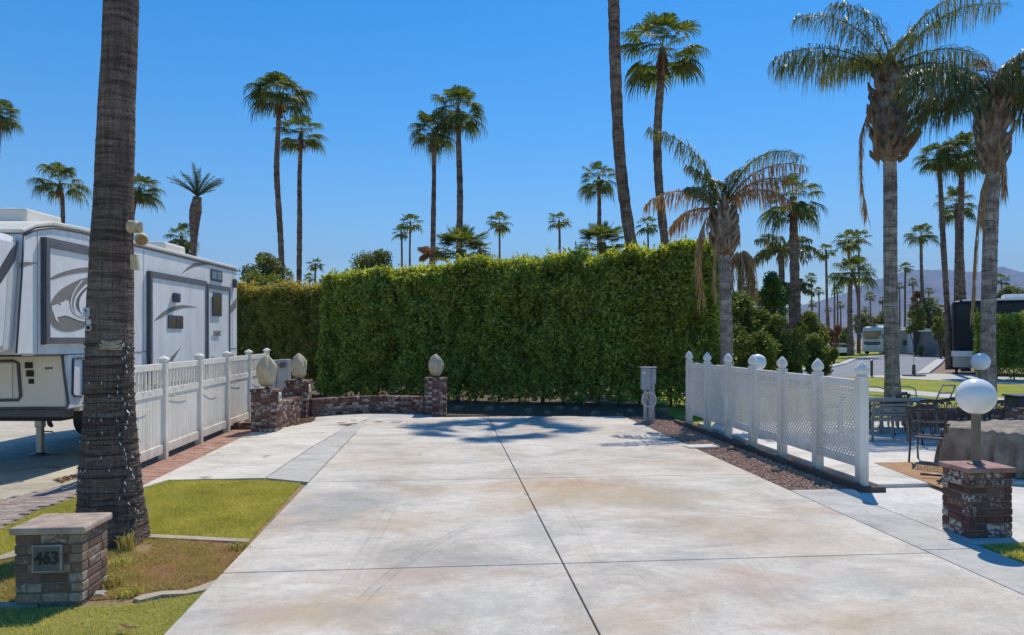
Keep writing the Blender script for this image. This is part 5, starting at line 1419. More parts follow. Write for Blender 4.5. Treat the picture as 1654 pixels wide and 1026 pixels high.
# ------------------------------------------------------------ patio furniture
def frame(lat, D, rzc=0): return CW(lat, D, .05), -AY+math.radians(rzc)
def cast_chair(label, lat, D, rzc, w=.5, name='cast_chair', cat='chair', group=None, loops=4, seat_d=.48, H_=.94):
    p, r = frame(lat, D, rzc); t = thing(name, label, cat, p, r, group); hw = w/2
    # back leans away from the seat (towards -y)
    def bk(x, z): return Vector((x, -.02-.16*max(0,(z-.42))/.52, z))
    b = MB()
    for s in (-1,1): b.tube([Vector((s*hw,-.10,0)), Vector((s*hw,-.03,.25)), bk(s*hw,.42), bk(s*hw*1.0,.7), bk(s*hw*1.06,H_-.05)], [.017,.016,.017,.016,.014], 8)
    n = 24; top = [bk(-hw*1.1+2.2*hw*i/n, H_-.045+.06*math.sin(math.pi*i/n)**2+.012*math.sin(i*.9)) for i in range(n+1)]
    for dz in (0,.022,.044): b.tube([q-Vector((0,0,dz)) for q in top], .015, 6)
    b.tube([bk(-hw,.47), bk(hw,.47)], .013, 6); b.build('back_frame', darkmetal, t, smooth=True)
    b = MB(); k = int(loops)
    for i in range(k):
        cx_ = -hw+(i+.5)*2*hw/k; ww = hw/k*.72
        zt = H_-.10+.03*math.sin(math.pi*(i+.5)/k)
        lp = []
        for q in range(25):
            u = q/24*2*math.pi; zc = (zt+.49)/2; hz = (zt-.49)/2
            lp.append(bk(cx_+ww*math.sin(u)*(1+.35*math.cos(u)), zc+hz*math.cos(u)))
        b.tube(lp, .0085, 6)
        b.tube([bk(cx_,.47), bk(cx_, zt)], .006, 5)
        b.tube([bk(cx_-hw/k, .62), bk(cx_, .70+.03), bk(cx_+hw/k, .62)], .007, 5)
        b.sphere(tuple(bk(cx_, zt-.02)), .022, 8, 6)
    b.build('back_scrollwork', darkmetal, t, smooth=True)
    b = MB(); b.box(-hw+.01,hw-.01,.0,seat_d,.405,.43); b.build('seat', darkmetal, t, bevel=.01)
    b = MB()
    for s in (-1,1): b.tube([bk(s*hw,.68), Vector((s*(hw+.02),.08,.66)), Vector((s*(hw+.02),seat_d*.75,.64)), Vector((s*(hw+.01),seat_d*.9,.56)), Vector((s*hw,seat_d*.9,.42))], .015, 8)
    b.build('armrests', darkmetal, t, smooth=True)
    for s in (-1,1):
        b = MB(); b.tube([Vector((s*(hw-.02),seat_d-.04,.41)), Vector((s*hw,seat_d,.2)), Vector((s*hw,seat_d+.04,0))], [.018,.014,.018], 8); b.build('leg', darkmetal, t, smooth=True)
    return t
cast_chair('ornate dark cast metal chair with scrolled back beside the covered table', 6.93, 11.95, -42, w=.54, H_=.98)
cast_chair('long cast metal bench with arched scrollwork back behind the covered table', 8.75, 14.0, -6, w=1.5, name='cast_bench', cat='bench', loops=11, H_=.92)
cast_chair('dark cast chair half hidden left of the bench near the brick wall', 8.35, 15.6, 35, w=.5, group=None, H_=.9)
# scrolled cast feet lying on the tan matting
p, r = frame(6.35, 10.25, 0)
t = thing('cast_table_base', 'low dark scrolled cast metal base on the tan matting behind the lamp pillar', 'table base', p, r)
b = MB()
for k,(yy0,zz0) in enumerate(((0,.03),(.42,.05))):
    b.tube([(-.28,yy0,zz0+.02),(.05,yy0-.03,zz0+.0),(.45,yy0,zz0+.03)], .018, 8)
b.tube([(-.28,0,.05),(-.1,.2,.04),(.05,.42,.07)], .014, 6)
b.build('feet', darkmetal, t, smooth=True)
b = MB()
for k in range(5):
    cx_ = -.08+.12*k; b.tube([(cx_+.055*math.cos(u)*(1-u/14), .0+.05*u/6, .10+.05*math.sin(u)*(1-u/14)) for u in [i*.5 for i in range(20)]], .008, 5)
b.build('scrollwork', darkmetal, t, smooth=True)

# covered table
p, r = frame(8.42, 11.45); t = thing('covered_table', 'large patio table hidden under a crumpled taupe cloth cover', 'covered table', p, r)
def cloth(hx, hy, zt, zb, seed, bumps):
    nr, ns = 60, 320; V = []; Fs = []; rs = np.random.default_rng(seed)
    for i in range(nr):
        f = i/(nr-1)
        for j in range(ns):
            u = 2*math.pi*j/ns; c, s = math.cos(u), math.sin(u); e = .62
            rx = math.copysign(abs(c)**e, c); ry = math.copysign(abs(s)**e, s)
            if f < .6:
                g = f/.6; x, y = rx*hx*g, ry*hy*g; z = zt-.012*g**6
                for (bx,by,bz,br) in bumps: z += bz*math.exp(-((x-bx)**2+(y-by)**2)/br**2)
                z += .012*math.sin(x*7+y*4)*g+.008*math.sin(x*15-y*11)
                z += .030*abs(math.sin(7*math.atan2(y-.1,x-.3)+.8*math.sin(x*3)))*g*(1-g**4)+.012*math.sin(23*x+9*math.sin(y*5))*g
            else:
                g = (f-.6)/.4; fold = .055*g**.7*math.sin(17*u+2.4*math.sin(3*u))+.04*g**.8*math.sin(31*u+1.3+2*g+math.sin(5*u))+.02*math.sin(57*u)*g
                k = 1+.02*math.sin(g*3)+fold; x, y = rx*hx*k+c*.05*g, ry*hy*k+s*.05*g; z = zt-.012-(zt-zb)*g+.05*math.sin(4*u+1)*g*g+.02*math.sin(17*u)*g
            V.append((x,y,z))
    for i in range(nr-1):
        for j in range(ns): Fs.append((i*ns+j, i*ns+(j+1)%ns, (i+1)*ns+(j+1)%ns, (i+1)*ns+j))
    return V, Fs
V,Fs = cloth(1.28, .82, .68, .06, 3, [(.35,.1,.10,.16),(.35,.1,.03,.5),(-.7,.2,.03,.25)])
b = MB(); b.add(V,Fs); b.build('cloth_cover', cloth_grey, t, smooth=True)
b = MB()
for sx in (-1,1):
    for sy in (-1,1): b.tube([(sx*1.0,sy*.6,0),(sx*1.0,sy*.6,.62)], .025, 8)
b.build('table_legs', darkmetal, t)
p, r = frame(8.75, 10.15, 10); t = thing('covered_chair', 'rounded hump of a chair under dark taupe cover in front of the covered table', 'covered chair', p, r)
V,Fs = cloth(.34,.36,.62,.02,7,[(.0,-.05,.06,.2)])
b = MB(); b.add(V,Fs); b.build('cloth_cover', cloth_grey, t, smooth=True)

def slat_chair(label, lat, D, rzc, w=.62, tubeback=False, m=taupemetal, H_=.84):
    p, r = frame(lat, D, rzc); t = thing('patio_chair', label, 'chair', p, r, 'aluminium patio chairs'); hw = w/2
    b = MB()
    if tubeback:
        pts = [Vector((-hw,-.10,.62))]+[Vector((-hw*math.cos(u*math.pi), -.14, .72+ .20*math.sin(u*math.pi)**.5)) for u in [i/10 for i in range(11)]]+[Vector((hw,-.10,.62))]
        b.tube([Vector((-hw,0,.42))]+pts+[Vector((hw,0,.42))], .014, 8)
        b.tube([Vector((-hw*.9,-.12,.70)), Vector((0,-.13,.72)), Vector((hw*.9,-.12,.70))], .01, 6)
    else:
        for s in (-1,1): b.cbox((s*hw,-.06,.63),(.05,.03,.44),rx=.12)
        b.cbox((0,-.085,H_),(w+.05,.035,.06),rx=.12)
    b.build('back_frame', m, t, smooth=tubeback, bevel=0 if tubeback else .006)
    b = MB()
    n = 0 if tubeback else 5
    for i in range(n): b.cbox((0,-.045-.008*i,.47+.068*i),(w-.05,.012,.044),rx=.12)
    if n: b.build('back_slats', m, t, bevel=.003)
    b = MB()
    for i in range(6): b.box(-hw+.01,hw-.01,.0+i*.085,.07+i*.085,.405,.422)
    b.build('seat', m, t, bevel=.004)
    for sx in (-1,1):
        for sy,yy_ in ((0,-.03),(1,.48)):
            b = MB(); b.box(sx*hw-.022,sx*hw+.022,yy_-.02,yy_+.02,0,.43 if sy==0 else .6); b.build('leg', m, t, bevel=.004)
        b = MB(); b.box(sx*hw-.028,sx*hw+.028,-.06,.52,.60,.625); b.build('armrest', m, t, bevel=.006)
    return t
slat_chair('taupe slatted patio chair with its back to us beside the lattice fence end', 7.62, 14.5, 4, w=.74)
slat_chair('tube backed patio chair behind the dark table, left one', 8.6, 17.0, 175, tubeback=True)
slat_chair('tube backed patio chair behind the dark table, right one', 9.45, 17.1, 190, tubeback=True)
slat_chair('taupe patio chair seen through the lattice left of the table', 7.1, 15.6, 60)
p, r = frame(8.75, 16.0); t = thing('patio_table', 'dark grey patio table beyond the slatted chair', 'table', p, r)
b = MB(); b.box(-.85,.62,-.45,.45,.69,.725); b.build('table_top', pm('slate_table_top',(.17,.18,.18),(.12,.13,.13),6,.35,.1), t, bevel=.012)
for sx in (-.7,.5):
    for sy in (-.35,.35):
        b = MB(); b.box(sx-.03,sx+.03,sy-.03,sy+.03,0,.69); b.build('leg', taupemetal, t, bevel=.004)
b = MB(); b.lathe((-.3,0,0), [(.26,0),(.27,.04),(.2,.08),(.04,.1)], 24); b.build('parasol_foot', kerb_m, t)
# tilted ladder like folding chair
p, r = frame(11.25, 18.6, 0); t = thing('folding_chair', 'grey folding chair leaning beyond the low patio wall', 'folding chair', p, r)
b = MB()
for s in (-1,1): b.tube([(s*.17-.28,.0,.0),(s*.17-.1,.0,.45),(s*.17+.06,.0,.86)], .02, 8)
for q,(x,z) in enumerate(((.055,.86),(-.02,.66),(-.1,.46))): b.tube([(x-.17,0,z),(x+.17,0,z)], .022, 8)
b.build('frame', taupemetal, t, smooth=True)
b = MB(); b.cbox((-.12,.12,.44),(.34,.34,.03)); b.build('seat', taupemetal, t, bevel=.006)
b = MB()
for s in (-1,1): b.tube([(s*.17-.0,.26,.0),(s*.17-.1,.1,.45)], .016, 6)
b.build('rear_legs', taupemetal, t)
A_ = CW(9.3,17.05); B_ = CW(12.2,16.7); C_ = CW(16,16.2)
wall_path('low red brick garden wall bounding the patio', [A_, B_, C_], .3, .50, 31)
p = CW(13.45,18.9); t = thing('storage_bin', 'navy plastic bin on the lawn at the right edge', 'bin', p, -AY)
b = MB(); b.prism([(-.3,-.3),(.35,-.3),(.35,.3),(-.3,.3)], 0, .58); b.build('bin_body', bluebin, t, bevel=.02)
b = MB(); b.box(-.34,.39,-.34,.34,.585,.64); b.build('lid', bluebin, t, bevel=.015)
# bollards by the road
for px,py,h,l in ((1408,608,1.0,'slim dark road marker post left of the pale queen palm trunk'),):
    p = P(px,py); t = thing('marker_post', l, 'post', p, 0); b = MB(); b.tube([(0,0,0),(0,0,.86)], .07, 10); b.build('post', darkmetal, t); b = MB(); b.lathe((0,0,.86), [(.08,0),(.08,.03),(.02,.06)], 10); b.build('cap', darkmetal, t)
p = P(1476,607); t = thing('sign_base', 'short dark post on a flat round foot beside the cross drive', 'post', p, 0)
b = MB(); b.lathe((0,0,0), [(.62,0),(.60,.05),(.1,.09),(.08,.6),(.085,.62),(.02,.64)], 16); b.build('foot', darkmetal, t)
b = MB(); b.tube([(0,0,.62),(0,0,1.3)], .02, 6); b.build('rod', greymetal, t)
# ------------------------------------------------------------ fifth wheel trailer
RLAT = -8.35; RD0 = 14.0
rc = CW(RLAT, RD0); rv = thing('travel_trailer', 'long white fifth wheel trailer with taupe swoosh graphics on the left', 'trailer', (rc.x, rc.y, 0), -AY)
def sp(px, py, off=0.0):
    """photo pixel on the trailer's right side plane -> (ly, z)"""
    lat = -7.1+off; D = lat*F/(px-CX); return D-RD0, H-(py-YH)*D/F
def xprism(b, prof, x0, x1):
    n = len(prof); vs = [(x0,)+tuple(p) for p in prof]+[(x1,)+tuple(p) for p in prof]
    ar = sum(prof[i][0]*prof[(i+1)%n][1]-prof[(i+1)%n][0]*prof[i][1] for i in range(n))
    fs = [tuple(range(n))[::-1], tuple(range(n,2*n))]+[(i,(i+1)%n,n+(i+1)%n,n+i) for i in range(n)]
    if ar < 0: fs = [f[::-1] for f in fs]
    return b.add(vs, fs)
body = [(-2.5,1.0),(4.55,.95),(4.55,3.80),(4.40,3.88),(-2.2,3.885),(-2.9,3.86),(-3.3,3.77),(-3.56,3.65),(-3.72,1.90),(-2.5,1.88)]
b = MB(); xprism(b, body, -1.25, 1.25); b.build('body', rvwhite, rv, bevel=.02)
roof = [(4.62,3.84),(4.62,3.93),(4.4,3.965),(-2.2,3.97),(-2.9,3.945),(-3.3,3.85),(-3.62,3.71),(-3.60,3.66),(-3.3,3.785),(-2.9,3.875),(-2.2,3.90),(4.4,3.895)]
b = MB(); xprism(b, roof, -1.27, 1.27); b.build('roof', rvroof, rv, bevel=.02)
b = MB(); b.tube([(1.262,-3.58,3.63),(1.262,-3.3,3.755),(1.262,-2.9,3.845),(1.262,-2.2,3.872),(1.262,1.0,3.872),(1.262,4.56,3.865)], .017, 6)
b.tube([(1.262,-3.57,3.64),(1.262,-3.62,3.0),(1.262,-3.70,2.2),(1.262,-3.73,1.92)], .014, 6)
b.build('edge_trim', rvtrim, rv, smooth=True)
capp = [(-3.58,3.63),(-3.74,1.92),(-4.5,1.90),(-4.85,2.15),(-4.92,2.7),(-4.8,3.2),(-4.5,3.52),(-4.1,3.63)]
b = MB(); xprism(b, capp, -1.22, 1.22); b.build('front_cap', rvwhite, rv, bevel=.12)
b = MB(); b.ext([(-3.63,3.55),(-3.70,3.25),(-3.95,2.95),(-4.25,2.62),(-4.0,3.12),(-3.8,3.38)], lambda y,z: Vector((1.219,y,z)), lambda y,z: Vector((1.226,y,z))); b.build('cap_graphic', rvtrim, rv)
b = MB(); b.ext([(-3.7,3.62),(-3.66,3.1),(-3.76,2.2),(-3.80,1.98),(-3.95,1.98),(-3.9,2.4),(-3.85,3.0)], lambda y,z: Vector((1.218,y,z)), lambda y,z: Vector((1.223,y,z))); b.build('cap_molding', hose_m, rv)
# panel seams, latches, marker lamps
for px in (60,216,232,375):
    a0,_ = sp(px,500,0); b = MB(); b.box(1.2495,1.2535,a0-.004,a0+.004,1.9,3.84); b.build('panel_seam', rvgrey, rv)
for k in range(7):
    y = -3.0+k*1.2; b = MB(); b.box(1.25,1.262,y-.09,y+.09,1.66,1.70); b.build('latch', rvtrim, rv, bevel=.004)
for y0,y1_ in ((-1.9,-.6),(-.2,1.2),(3.6,4.4)):
    b = MB(); b.box(1.250,1.257,y0,y1_,1.12,1.74); b.build('basement_door', rvcream, rv, bevel=.003)
# roof equipment
b = MB(); b.box(-.78,.64,-2.6,-1.7,3.96,4.20); b.cbox((-.1,-2.15,4.21),(.9,.6,.05)); b.build('air_conditioner', rvroof, rv, bevel=.07)
b = MB(); b.box(.35,.95,1.3,2.3,3.96,4.20); b.build('air_conditioner', rvroof, rv, bevel=.05)
b = MB(); b.box(.3,.75,.2,.75,3.96,4.09); b.lathe((.7,3.3,3.96), [(.08,0),(.09,.05),(.05,.09)], 10); b.build('roof_vent', rvroof, rv, bevel=.03)
# slide-outs: shallow boxes with dark grey trim frames
def slide(pa, pb, z1, z0, off=.055, m=rvwhite, tw=.10, name='slide_out'):
    ya = pa; yb = pb
    b = MB(); b.box(1.20, 1.25+off, ya, yb, z0, z1); s = b.build(name, m, rv, bevel=.006)
    b = MB(); x0, x1 = 1.25+off+.001, 1.25+off+.022
    b.box(x0,x1,ya-.01,ya+tw*.8,z0,z1); b.box(x0,x1,yb-tw*.5,yb+.01,z0,z1); b.box(x0,x1+.002,ya+tw*.8,yb-tw*.5,z1-tw*1.25,z1); b.box(x0,x1+.002,ya+tw*.8,yb-tw*.5,z0,z0+tw)
    b.build('trim_frame', rvgrey, s, bevel=.004)
    b = MB(); b.box(1.24,1.25+off+.012,ya-.035,ya-.011,z0-.01,z1+.02); b.box(1.24,1.25+off+.012,yb+.011,yb+.03,z0-.01,z1+.02); b.box(1.24,1.25+off+.012,ya-.03,yb+.03,z1+.001,z1+.022); b.build('rubber_seal', rvtrim, s)
    return s
y68,_ = sp(68,500); y150 = -.75; slide(y68, y150, 3.64, 2.05, tw=.10)
y238,_ = sp(238,500); y328,_ = sp(329,500); s2 = slide(y238, y328, 3.42, 1.15, tw=.08)
y333,_ = sp(334,500); y370,_ = sp(370,500); s3 = slide(y333, y370, 3.38, .98, off=.012, tw=.065, name='entry_door')
def sgraph(pts, off, m, name='graphic', parent=rv, th=.004, fn=lambda x,y:(x/3.938, 300+y/3.938), base=0):
    q = [sp(*fn(x,y), off+0) for x,y in pts]
    b = MB(); x = 1.25+off
    b.ext(q, lambda y,z: Vector((x,y,z)), lambda y,z: Vector((x+th,y,z))); return b.build(name, m, parent)
o1 = .0565
def spl(pts, n=6):
    """smooth closed outline"""
    out = []; k = len(pts)
    for i in range(k-1):
        p0 = pts[max(i-1,0)]; p1 = pts[i]; p2 = pts[i+1]; p3 = pts[min(i+2,k-1)]
        for j in range(n):
            f = j/n; out.append(tuple(.5*((2*p1[c])+(p2[c]-p0[c])*f+(2*p0[c]-5*p1[c]+4*p2[c]-p3[c])*f*f+(3*p1[c]-p0[c]-3*p2[c]+p3[c])*f**3) for c in (0,1)))
    out.append(pts[-1]); return out
sgraph(spl([(300,605),(350,570),(430,540),(520,522),(640,518)])+spl([(640,546),(520,552),(430,567),(360,588),(300,605)])[:-1], o1, rvswoosh, 'swoosh_graphic')
disc = spl([(650,568),(600,575),(520,592),(440,628),(380,668),(335,722),(315,780),(318,850),(340,895),(390,922),(450,926),(520,908),(600,870),(650,830)])
sgraph(disc, o1, rvswoosh, 'emblem_disc')
sgraph(spl([(650,590),(600,600),(545,632),(490,690),(468,742),(472,792),(500,822),(560,836),(650,836)]), o1+.005, rvwhite, 'emblem_inner')
sgraph(spl([(650,600),(580,625),(520,672),(486,730),(488,780),(525,822)])+spl([(510,800),(502,755),(515,705),(560,655),(650,622)]), o1+.010, rvgrey, 'emblem_crescent', th=.003)
sgraph(spl([(520,600),(480,650),(452,710),(448,765),(462,805),(500,835),(560,852),(650,856)])+spl([(650,846),(560,843),(505,826),(470,798),(458,762),(462,712),(490,655),(532,598)]), o1+.010, hose_m, 'emblem_line', th=.003)
sgraph([(328,768),(352,758),(376,750),(392,742),(408,738),(415,722),(425,738),(436,728),(440,752),(446,790),(466,822),(505,842),(560,856),(640,862),(640,872),(555,868),(500,857),(450,836),(415,826),(385,832),(362,838),(368,856),(374,876),(352,850),(340,812),(331,790)], o1+.005, rvwhite, 'emblem_cat_head')
sgraph([(372,752),(382,748),(388,756),(378,758)], o1+.010, rvtrim, 'emblem_eye', th=.002)
sgraph(spl([(125,490),(170,485),(240,493)])+spl([(240,493),(180,506),(125,524)])[1:], .001, rvswoosh, 'swoosh_graphic')
sgraph(spl([(1155,560),(1200,515),(1250,490),(1330,503)])+spl([(1330,503),(1250,514),(1200,532),(1155,560)])[1:-1], .001, rvswoosh, 'swoosh_graphic')
sgraph(spl([(980,860),(1030,808),(1090,774),(1160,760),(1250,772)])+spl([(1250,772),(1170,777),(1090,802),(1035,835),(980,860)])[1:-1], o1, rvswoosh, 'swoosh_graphic')
sgraph(spl([(1425,805),(1470,760),(1503,712)])+spl([(1503,770),(1480,800),(1450,826)]), .001, rvswoosh, 'swoosh_graphic')
sgraph([(1065,168),(1150,82),(1100,168)], o1, rvswoosh, 'swoosh_graphic', fn=lambda x,y:(x/3.938, 540+y/3.938))
def win(pa, pb, ya, yb, off, glass, name='window', bars=0, parent=rv):
    a0,z1 = sp(pa, ya, off); a1,z0 = sp(pb, yb, off); _,zz = sp(pa, yb, off)
    z0 = (z0+zz)/2
    b = MB(); x = 1.25+off; b.box(x+.001,x+.018,a0,a1,z0,z1); f = b.build(name, rvtrim, parent, bevel=.03)
    b = MB(); b.box(x+.010,x+.021,a0+.05,a1-.05,z0+.05,z1-.05); b.build('pane', glass, f, bevel=.02)
    if bars:
        b = MB(); b.box(x+.0215,x+.026,(a0+a1)/2-.012,(a0+a1)/2+.012,z0+.05,z1-.05); b.build('pane_bar', rvtrim, f)
    return f
win(271,295,509,531,.06,brownglass,bars=1)
win(343.5,357.5,472,511,.036,brownglass)
win(340,358.5,434,455,.002,blueglass,bars=1)
# sconce and end lamp
y0,z0 = sp(282,481,.06); b = MB(); b.cbox((1.35,y0,z0),(.10,.22,.2)); b.build('porch_light', rvtrim, rv, bevel=.03)
y0,z0 = sp(377,458,.0); b = MB(); b.cbox((1.29,y0,z0),(.08,.12,.22)); b.build('end_light', rvtrim, rv, bevel=.02)
y0,z0 = sp(351,539,.04)
text('SABRE', .165, .003, rvgrey, rv, (1.285+.004, y0, z0), (math.pi/2,0,math.pi/2), name='lettering', sx=.95, bold=.003)
# lower front: cream nose panel, black outlined hatch, dark squares
def fp_(px,py,D=11.5,dy=0): v = AT(px,py,D); return ((px-CX)/F*D-RLAT, D-RD0+dy, v.z)
b = MB(); b.box(-1.24,1.23,-2.56,-2.50,1.02,1.86); b.build('nose_panel', rvcream, rv, bevel=.02)
b = MB(); yf = -2.57
def loopo(pts, r, m, name):
    b = MB(); b.tube(pts, r, 6, closed=True); b.build(name, m, rv, smooth=True)
R_ = lambda px,py: (fp_(px,py,11.44)[0], yf, fp_(px,py,11.44)[2])
b = MB(); b.tube([R_(-120,576),R_(30,574),R_(97,571),R_(101,573),R_(105,610),R_(111,652),R_(107,659),R_(60,659),R_(-120,661)], .022, 8); b.build('panel_trim', rvtrim, rv, smooth=True)
loopo([R_(-90,584),R_(22,583),R_(30,587),R_(34,640),R_(30,646),R_(-90,648)], .026, rvtrim, 'hatch_seal')
b = MB(); b.cbox((R_(-35,615)[0], yf-.004, R_(-35,615)[2]), (1.1,.012,.56)); b.build('hatch', rvcream, rv, bevel=.01)
for (x0,x1,y0,y1_) in ((41,53,585,595),(43,55,598,608.5),(47,55,612,620)):
    b = MB(); A = R_(x0,y0); B = R_(x1,y1_); b.box(A[0],B[0],yf-.012,yf+.02,B[2],A[2]); b.build('vent_square', black_m, rv, bevel=.006)
# side of the basement: small black outlined door, seam
pts = []
for px,py in ((118,581),(121,578.5),(132,578.5),(135,582),(135,634),(132,640),(120,640),(117,636)):
    q = sp(px,py,.01); pts.append((1.262,q[0],q[1]))
b = MB(); b.tube(pts, .02, 6, closed=True); b.build('side_hatch_seal', rvtrim, rv, smooth=True)
b = MB(); b.tube([(1.252,-3.6,1.885),(1.252,-2.5,1.875),(1.252,4.5,1.87)], .008, 4); b.build('belt_seam', rvgrey, rv)
q = sp(50,564,-.02); b = MB(); b.cbox((1.17,q[0]-.9,1.84),(.03,.05,.12)); b.build('corner_lamp_arm', steel, rv)
b = MB(); b.cbox((R_(50,564)[0],-2.62,R_(50,564)[2]),(.075,.06,.045)); b.build('clearance_light', redlens, rv, bevel=.01)
# skirt underside and frame
b = MB(); b.box(-1.1,1.1,-2.45,4.5,.80,.99); b.build('chassis', black_m, rv, bevel=.02)
b = MB(); b.box(-1.12,1.22,-2.54,-2.30,.87,1.01); b.build('front_beam', rvtrim, rv, bevel=.02)
b = MB(); xprism(b, [(-2.2,.94),(4.5,.80),(4.5,.96),(-2.2,1.01)], 1.14, 1.2445); b.build('skirt_rail', rvcream, rv, bevel=.006)
for lx in (-.55,):
    lp = P(65,734); D = F*H/(734-YH); lx_ = (65-CX)/F*D-RLAT; ly_ = D-RD0
for xx in (lx_, lx_+1.9 if lx_ < -1 else lx_-1.0):
    b = MB(); b.box(xx-.05,xx+.05,ly_-.05,ly_+.05,.02,.55); b.box(xx-.065,xx+.065,ly_-.065,ly_+.065,.5,.9); l = b.build('landing_leg', steel, rv, bevel=.006)
    b = MB(); b.lathe((xx,ly_,-.005), [(.17,0),(.17,.015),(.10,.035),(.05,.05)], 18); b.build('foot_pad', darkmetal, l)
b = MB(); b.tube([(lx_+.05,ly_,.42),(lx_+.24,ly_-.02,.42),(lx_+.26,ly_-.02,.34)], .014, 6); b.build('crank_handle', steel, rv)
for s in (-1,1):
    for yy_ in (2.0, 2.95):
        b = MB(); b.tube([(s*.98,yy_,.38),(s*1.0,yy_,.38),(s*1.20,yy_,.38),(s*1.22,yy_,.38)], [.33,.38,.38,.33], 32); w_ = b.build('wheel', black_m, rv)
        b = MB(); b.tube([(s*1.205,yy_,.38),(s*1.226,yy_,.38)], [.2,.19], 24); b.build('rim', steel, w_)
b = MB(); b.tube([(-1.0,2.0,.38),(1.0,2.0,.38)], .05, 8); b.tube([(-1.0,2.95,.38),(1.0,2.95,.38)], .05, 8); b.build('axle', black_m, rv)
b = MB(); b.tube([(.5,-1.9,.9),(.4,-1.6,.62),(.1,-1.2,.6),(-.2,-.8,.75)], .03, 6); b.tube([(.9,-2.3,.84),(.3,-1.9,.80),(-.6,-1.8,.84)], .025, 6); b.build('hoses', black_m, rv)

# ------------------------------------------------------------ far vehicles and houses
p = G(1409, 90); t = thing('motorhome', 'cream and grey motorhome with dark windscreen parked beyond the road', 'motorhome', p, math.radians(-32-22))
mh = pm('motorhome_paint', (.66,.64,.60), (.60,.58,.54), 1, .3, .02); mh2 = pm('motorhome_taupe', (.30,.28,.26), (.24,.22,.21), 1, .3, .02)
prof = [(-.0,.35),(9,.35),(9,3.45),(.35,3.5),(.12,3.3),(-.02,2.6),(-.05,1.2)]
b = MB(); xprism(b, prof, -1.25, 1.25); b.build('body', mh, t, bevel=.12)
b = MB(); b.box(-1.08,1.08,-.09,.06,1.95,2.95); b.build('windscreen', glass_m, t, bevel=.06)
b = MB(); b.box(-1.0,1.0,-.07,.05,1.15,1.62); b.build('dark_grille', rvtrim, t, bevel=.05)
b = MB()
for dz,r in ((0,.05),(.16,.03)): b.tube([(-1.2,-.06,2.35-dz),(-.8,-.12,1.98-dz),(-.2,-.14,1.78-dz),(.2,-.14,1.78-dz),(.8,-.12,1.98-dz),(1.2,-.06,2.5-dz),(1.23,.3,3.1-dz)], r, 6)
b.build('swoosh', mh, t)
for s in (-1,1):
    b = MB(); b.box(s*.85-.16,s*.85+.16,-.10,.03,.95,1.2); b.build('headlight', globe_m, t, bevel=.03)
    for y in (1.2,6.4): 
        b = MB(); b.tube([(s*1.02,y,.45),(s*1.27,y,.45)], .45, 20); b.build('wheel', black_m, t)
b = MB(); b.box(1.251,1.275,.6,1.5,1.9,2.8); b.box(1.251,1.275,2.6,4.2,2.0,2.7); b.box(1.251,1.275,5.2,6.4,2.0,2.7); b.build('side_windows', glass_m, t, bevel=.01)
b = MB(); b.box(1.251,1.27,.2,9,1.0,1.5); b.build('side_band', mh2, t)
for y0 in (2.4,6.2):
    b = MB(); b.box(-.45,.45,y0,y0+1,3.46,3.75); b.build('roof_unit', globe_m, t, bevel=.08)
b = MB(); b.box(-1.6,-1.3,-.2,.05,2.0,2.5); b.box(1.3,1.6,-.2,.05,2.0,2.5); b.build('mirror', rvtrim, t, bevel=.05)

A = G(1538, 43); t = thing('coach', 'big black coach with rounded nose behind the clipped hedge at right', 'coach', A, -AY-math.radians(29))
# length runs along local x
def xzprism(b, prof, y0, y1):
    n = len(prof); vs = [(p[0],y0,p[1]) for p in prof]+[(p[0],y1,p[1]) for p in prof]
    return b.add(vs, [tuple(range(n)), tuple(range(n,2*n))[::-1]]+[(i,n+i,n+(i+1)%n,(i+1)%n) for i in range(n)])
b = MB(); b.box(.0,12.5,0,2.6,1.35,4.34); b.build('body', coachblack, t, bevel=.22)
b = MB(); b.box(-.02,12.5,-.03,2.62,1.0,1.345); b.build('white_band', globe_m, t, bevel=.03)
b = MB(); b.box(.05,12.5,.02,2.58,.35,.995); b.build('lower_body', coachsilver, t, bevel=.03)
b = MB(); b.box(.5,12.5,-.04,2.64,4.30,4.42); b.build('awning_rail', rvwhite, t, bevel=.03)
for x0 in (2.6,7.5):
    b = MB(); b.box(x0,x0+1.5,.7,1.9,4.42,4.68); b.build('roof_unit', rvwhite, t, bevel=.08)
for x0,x1 in ((.9,2.2),(2.9,4.4),(5.2,7.0),(7.6,9.6)):
    b = MB(); b.box(x0,x1,-.022,-.002,2.5,3.6); b.build('side_window', glass_m, t, bevel=.01)
b = MB(); b.box(4.6,5.0,-.02,-.002,1.5,3.6); b.build('door_edge', coachsilver, t)
for x in (1.9,8.6):
    b = MB(); b.tube([(x,-.02,.5),(x,.3,.5)], .5, 22); b.build('wheel', black_m, t)
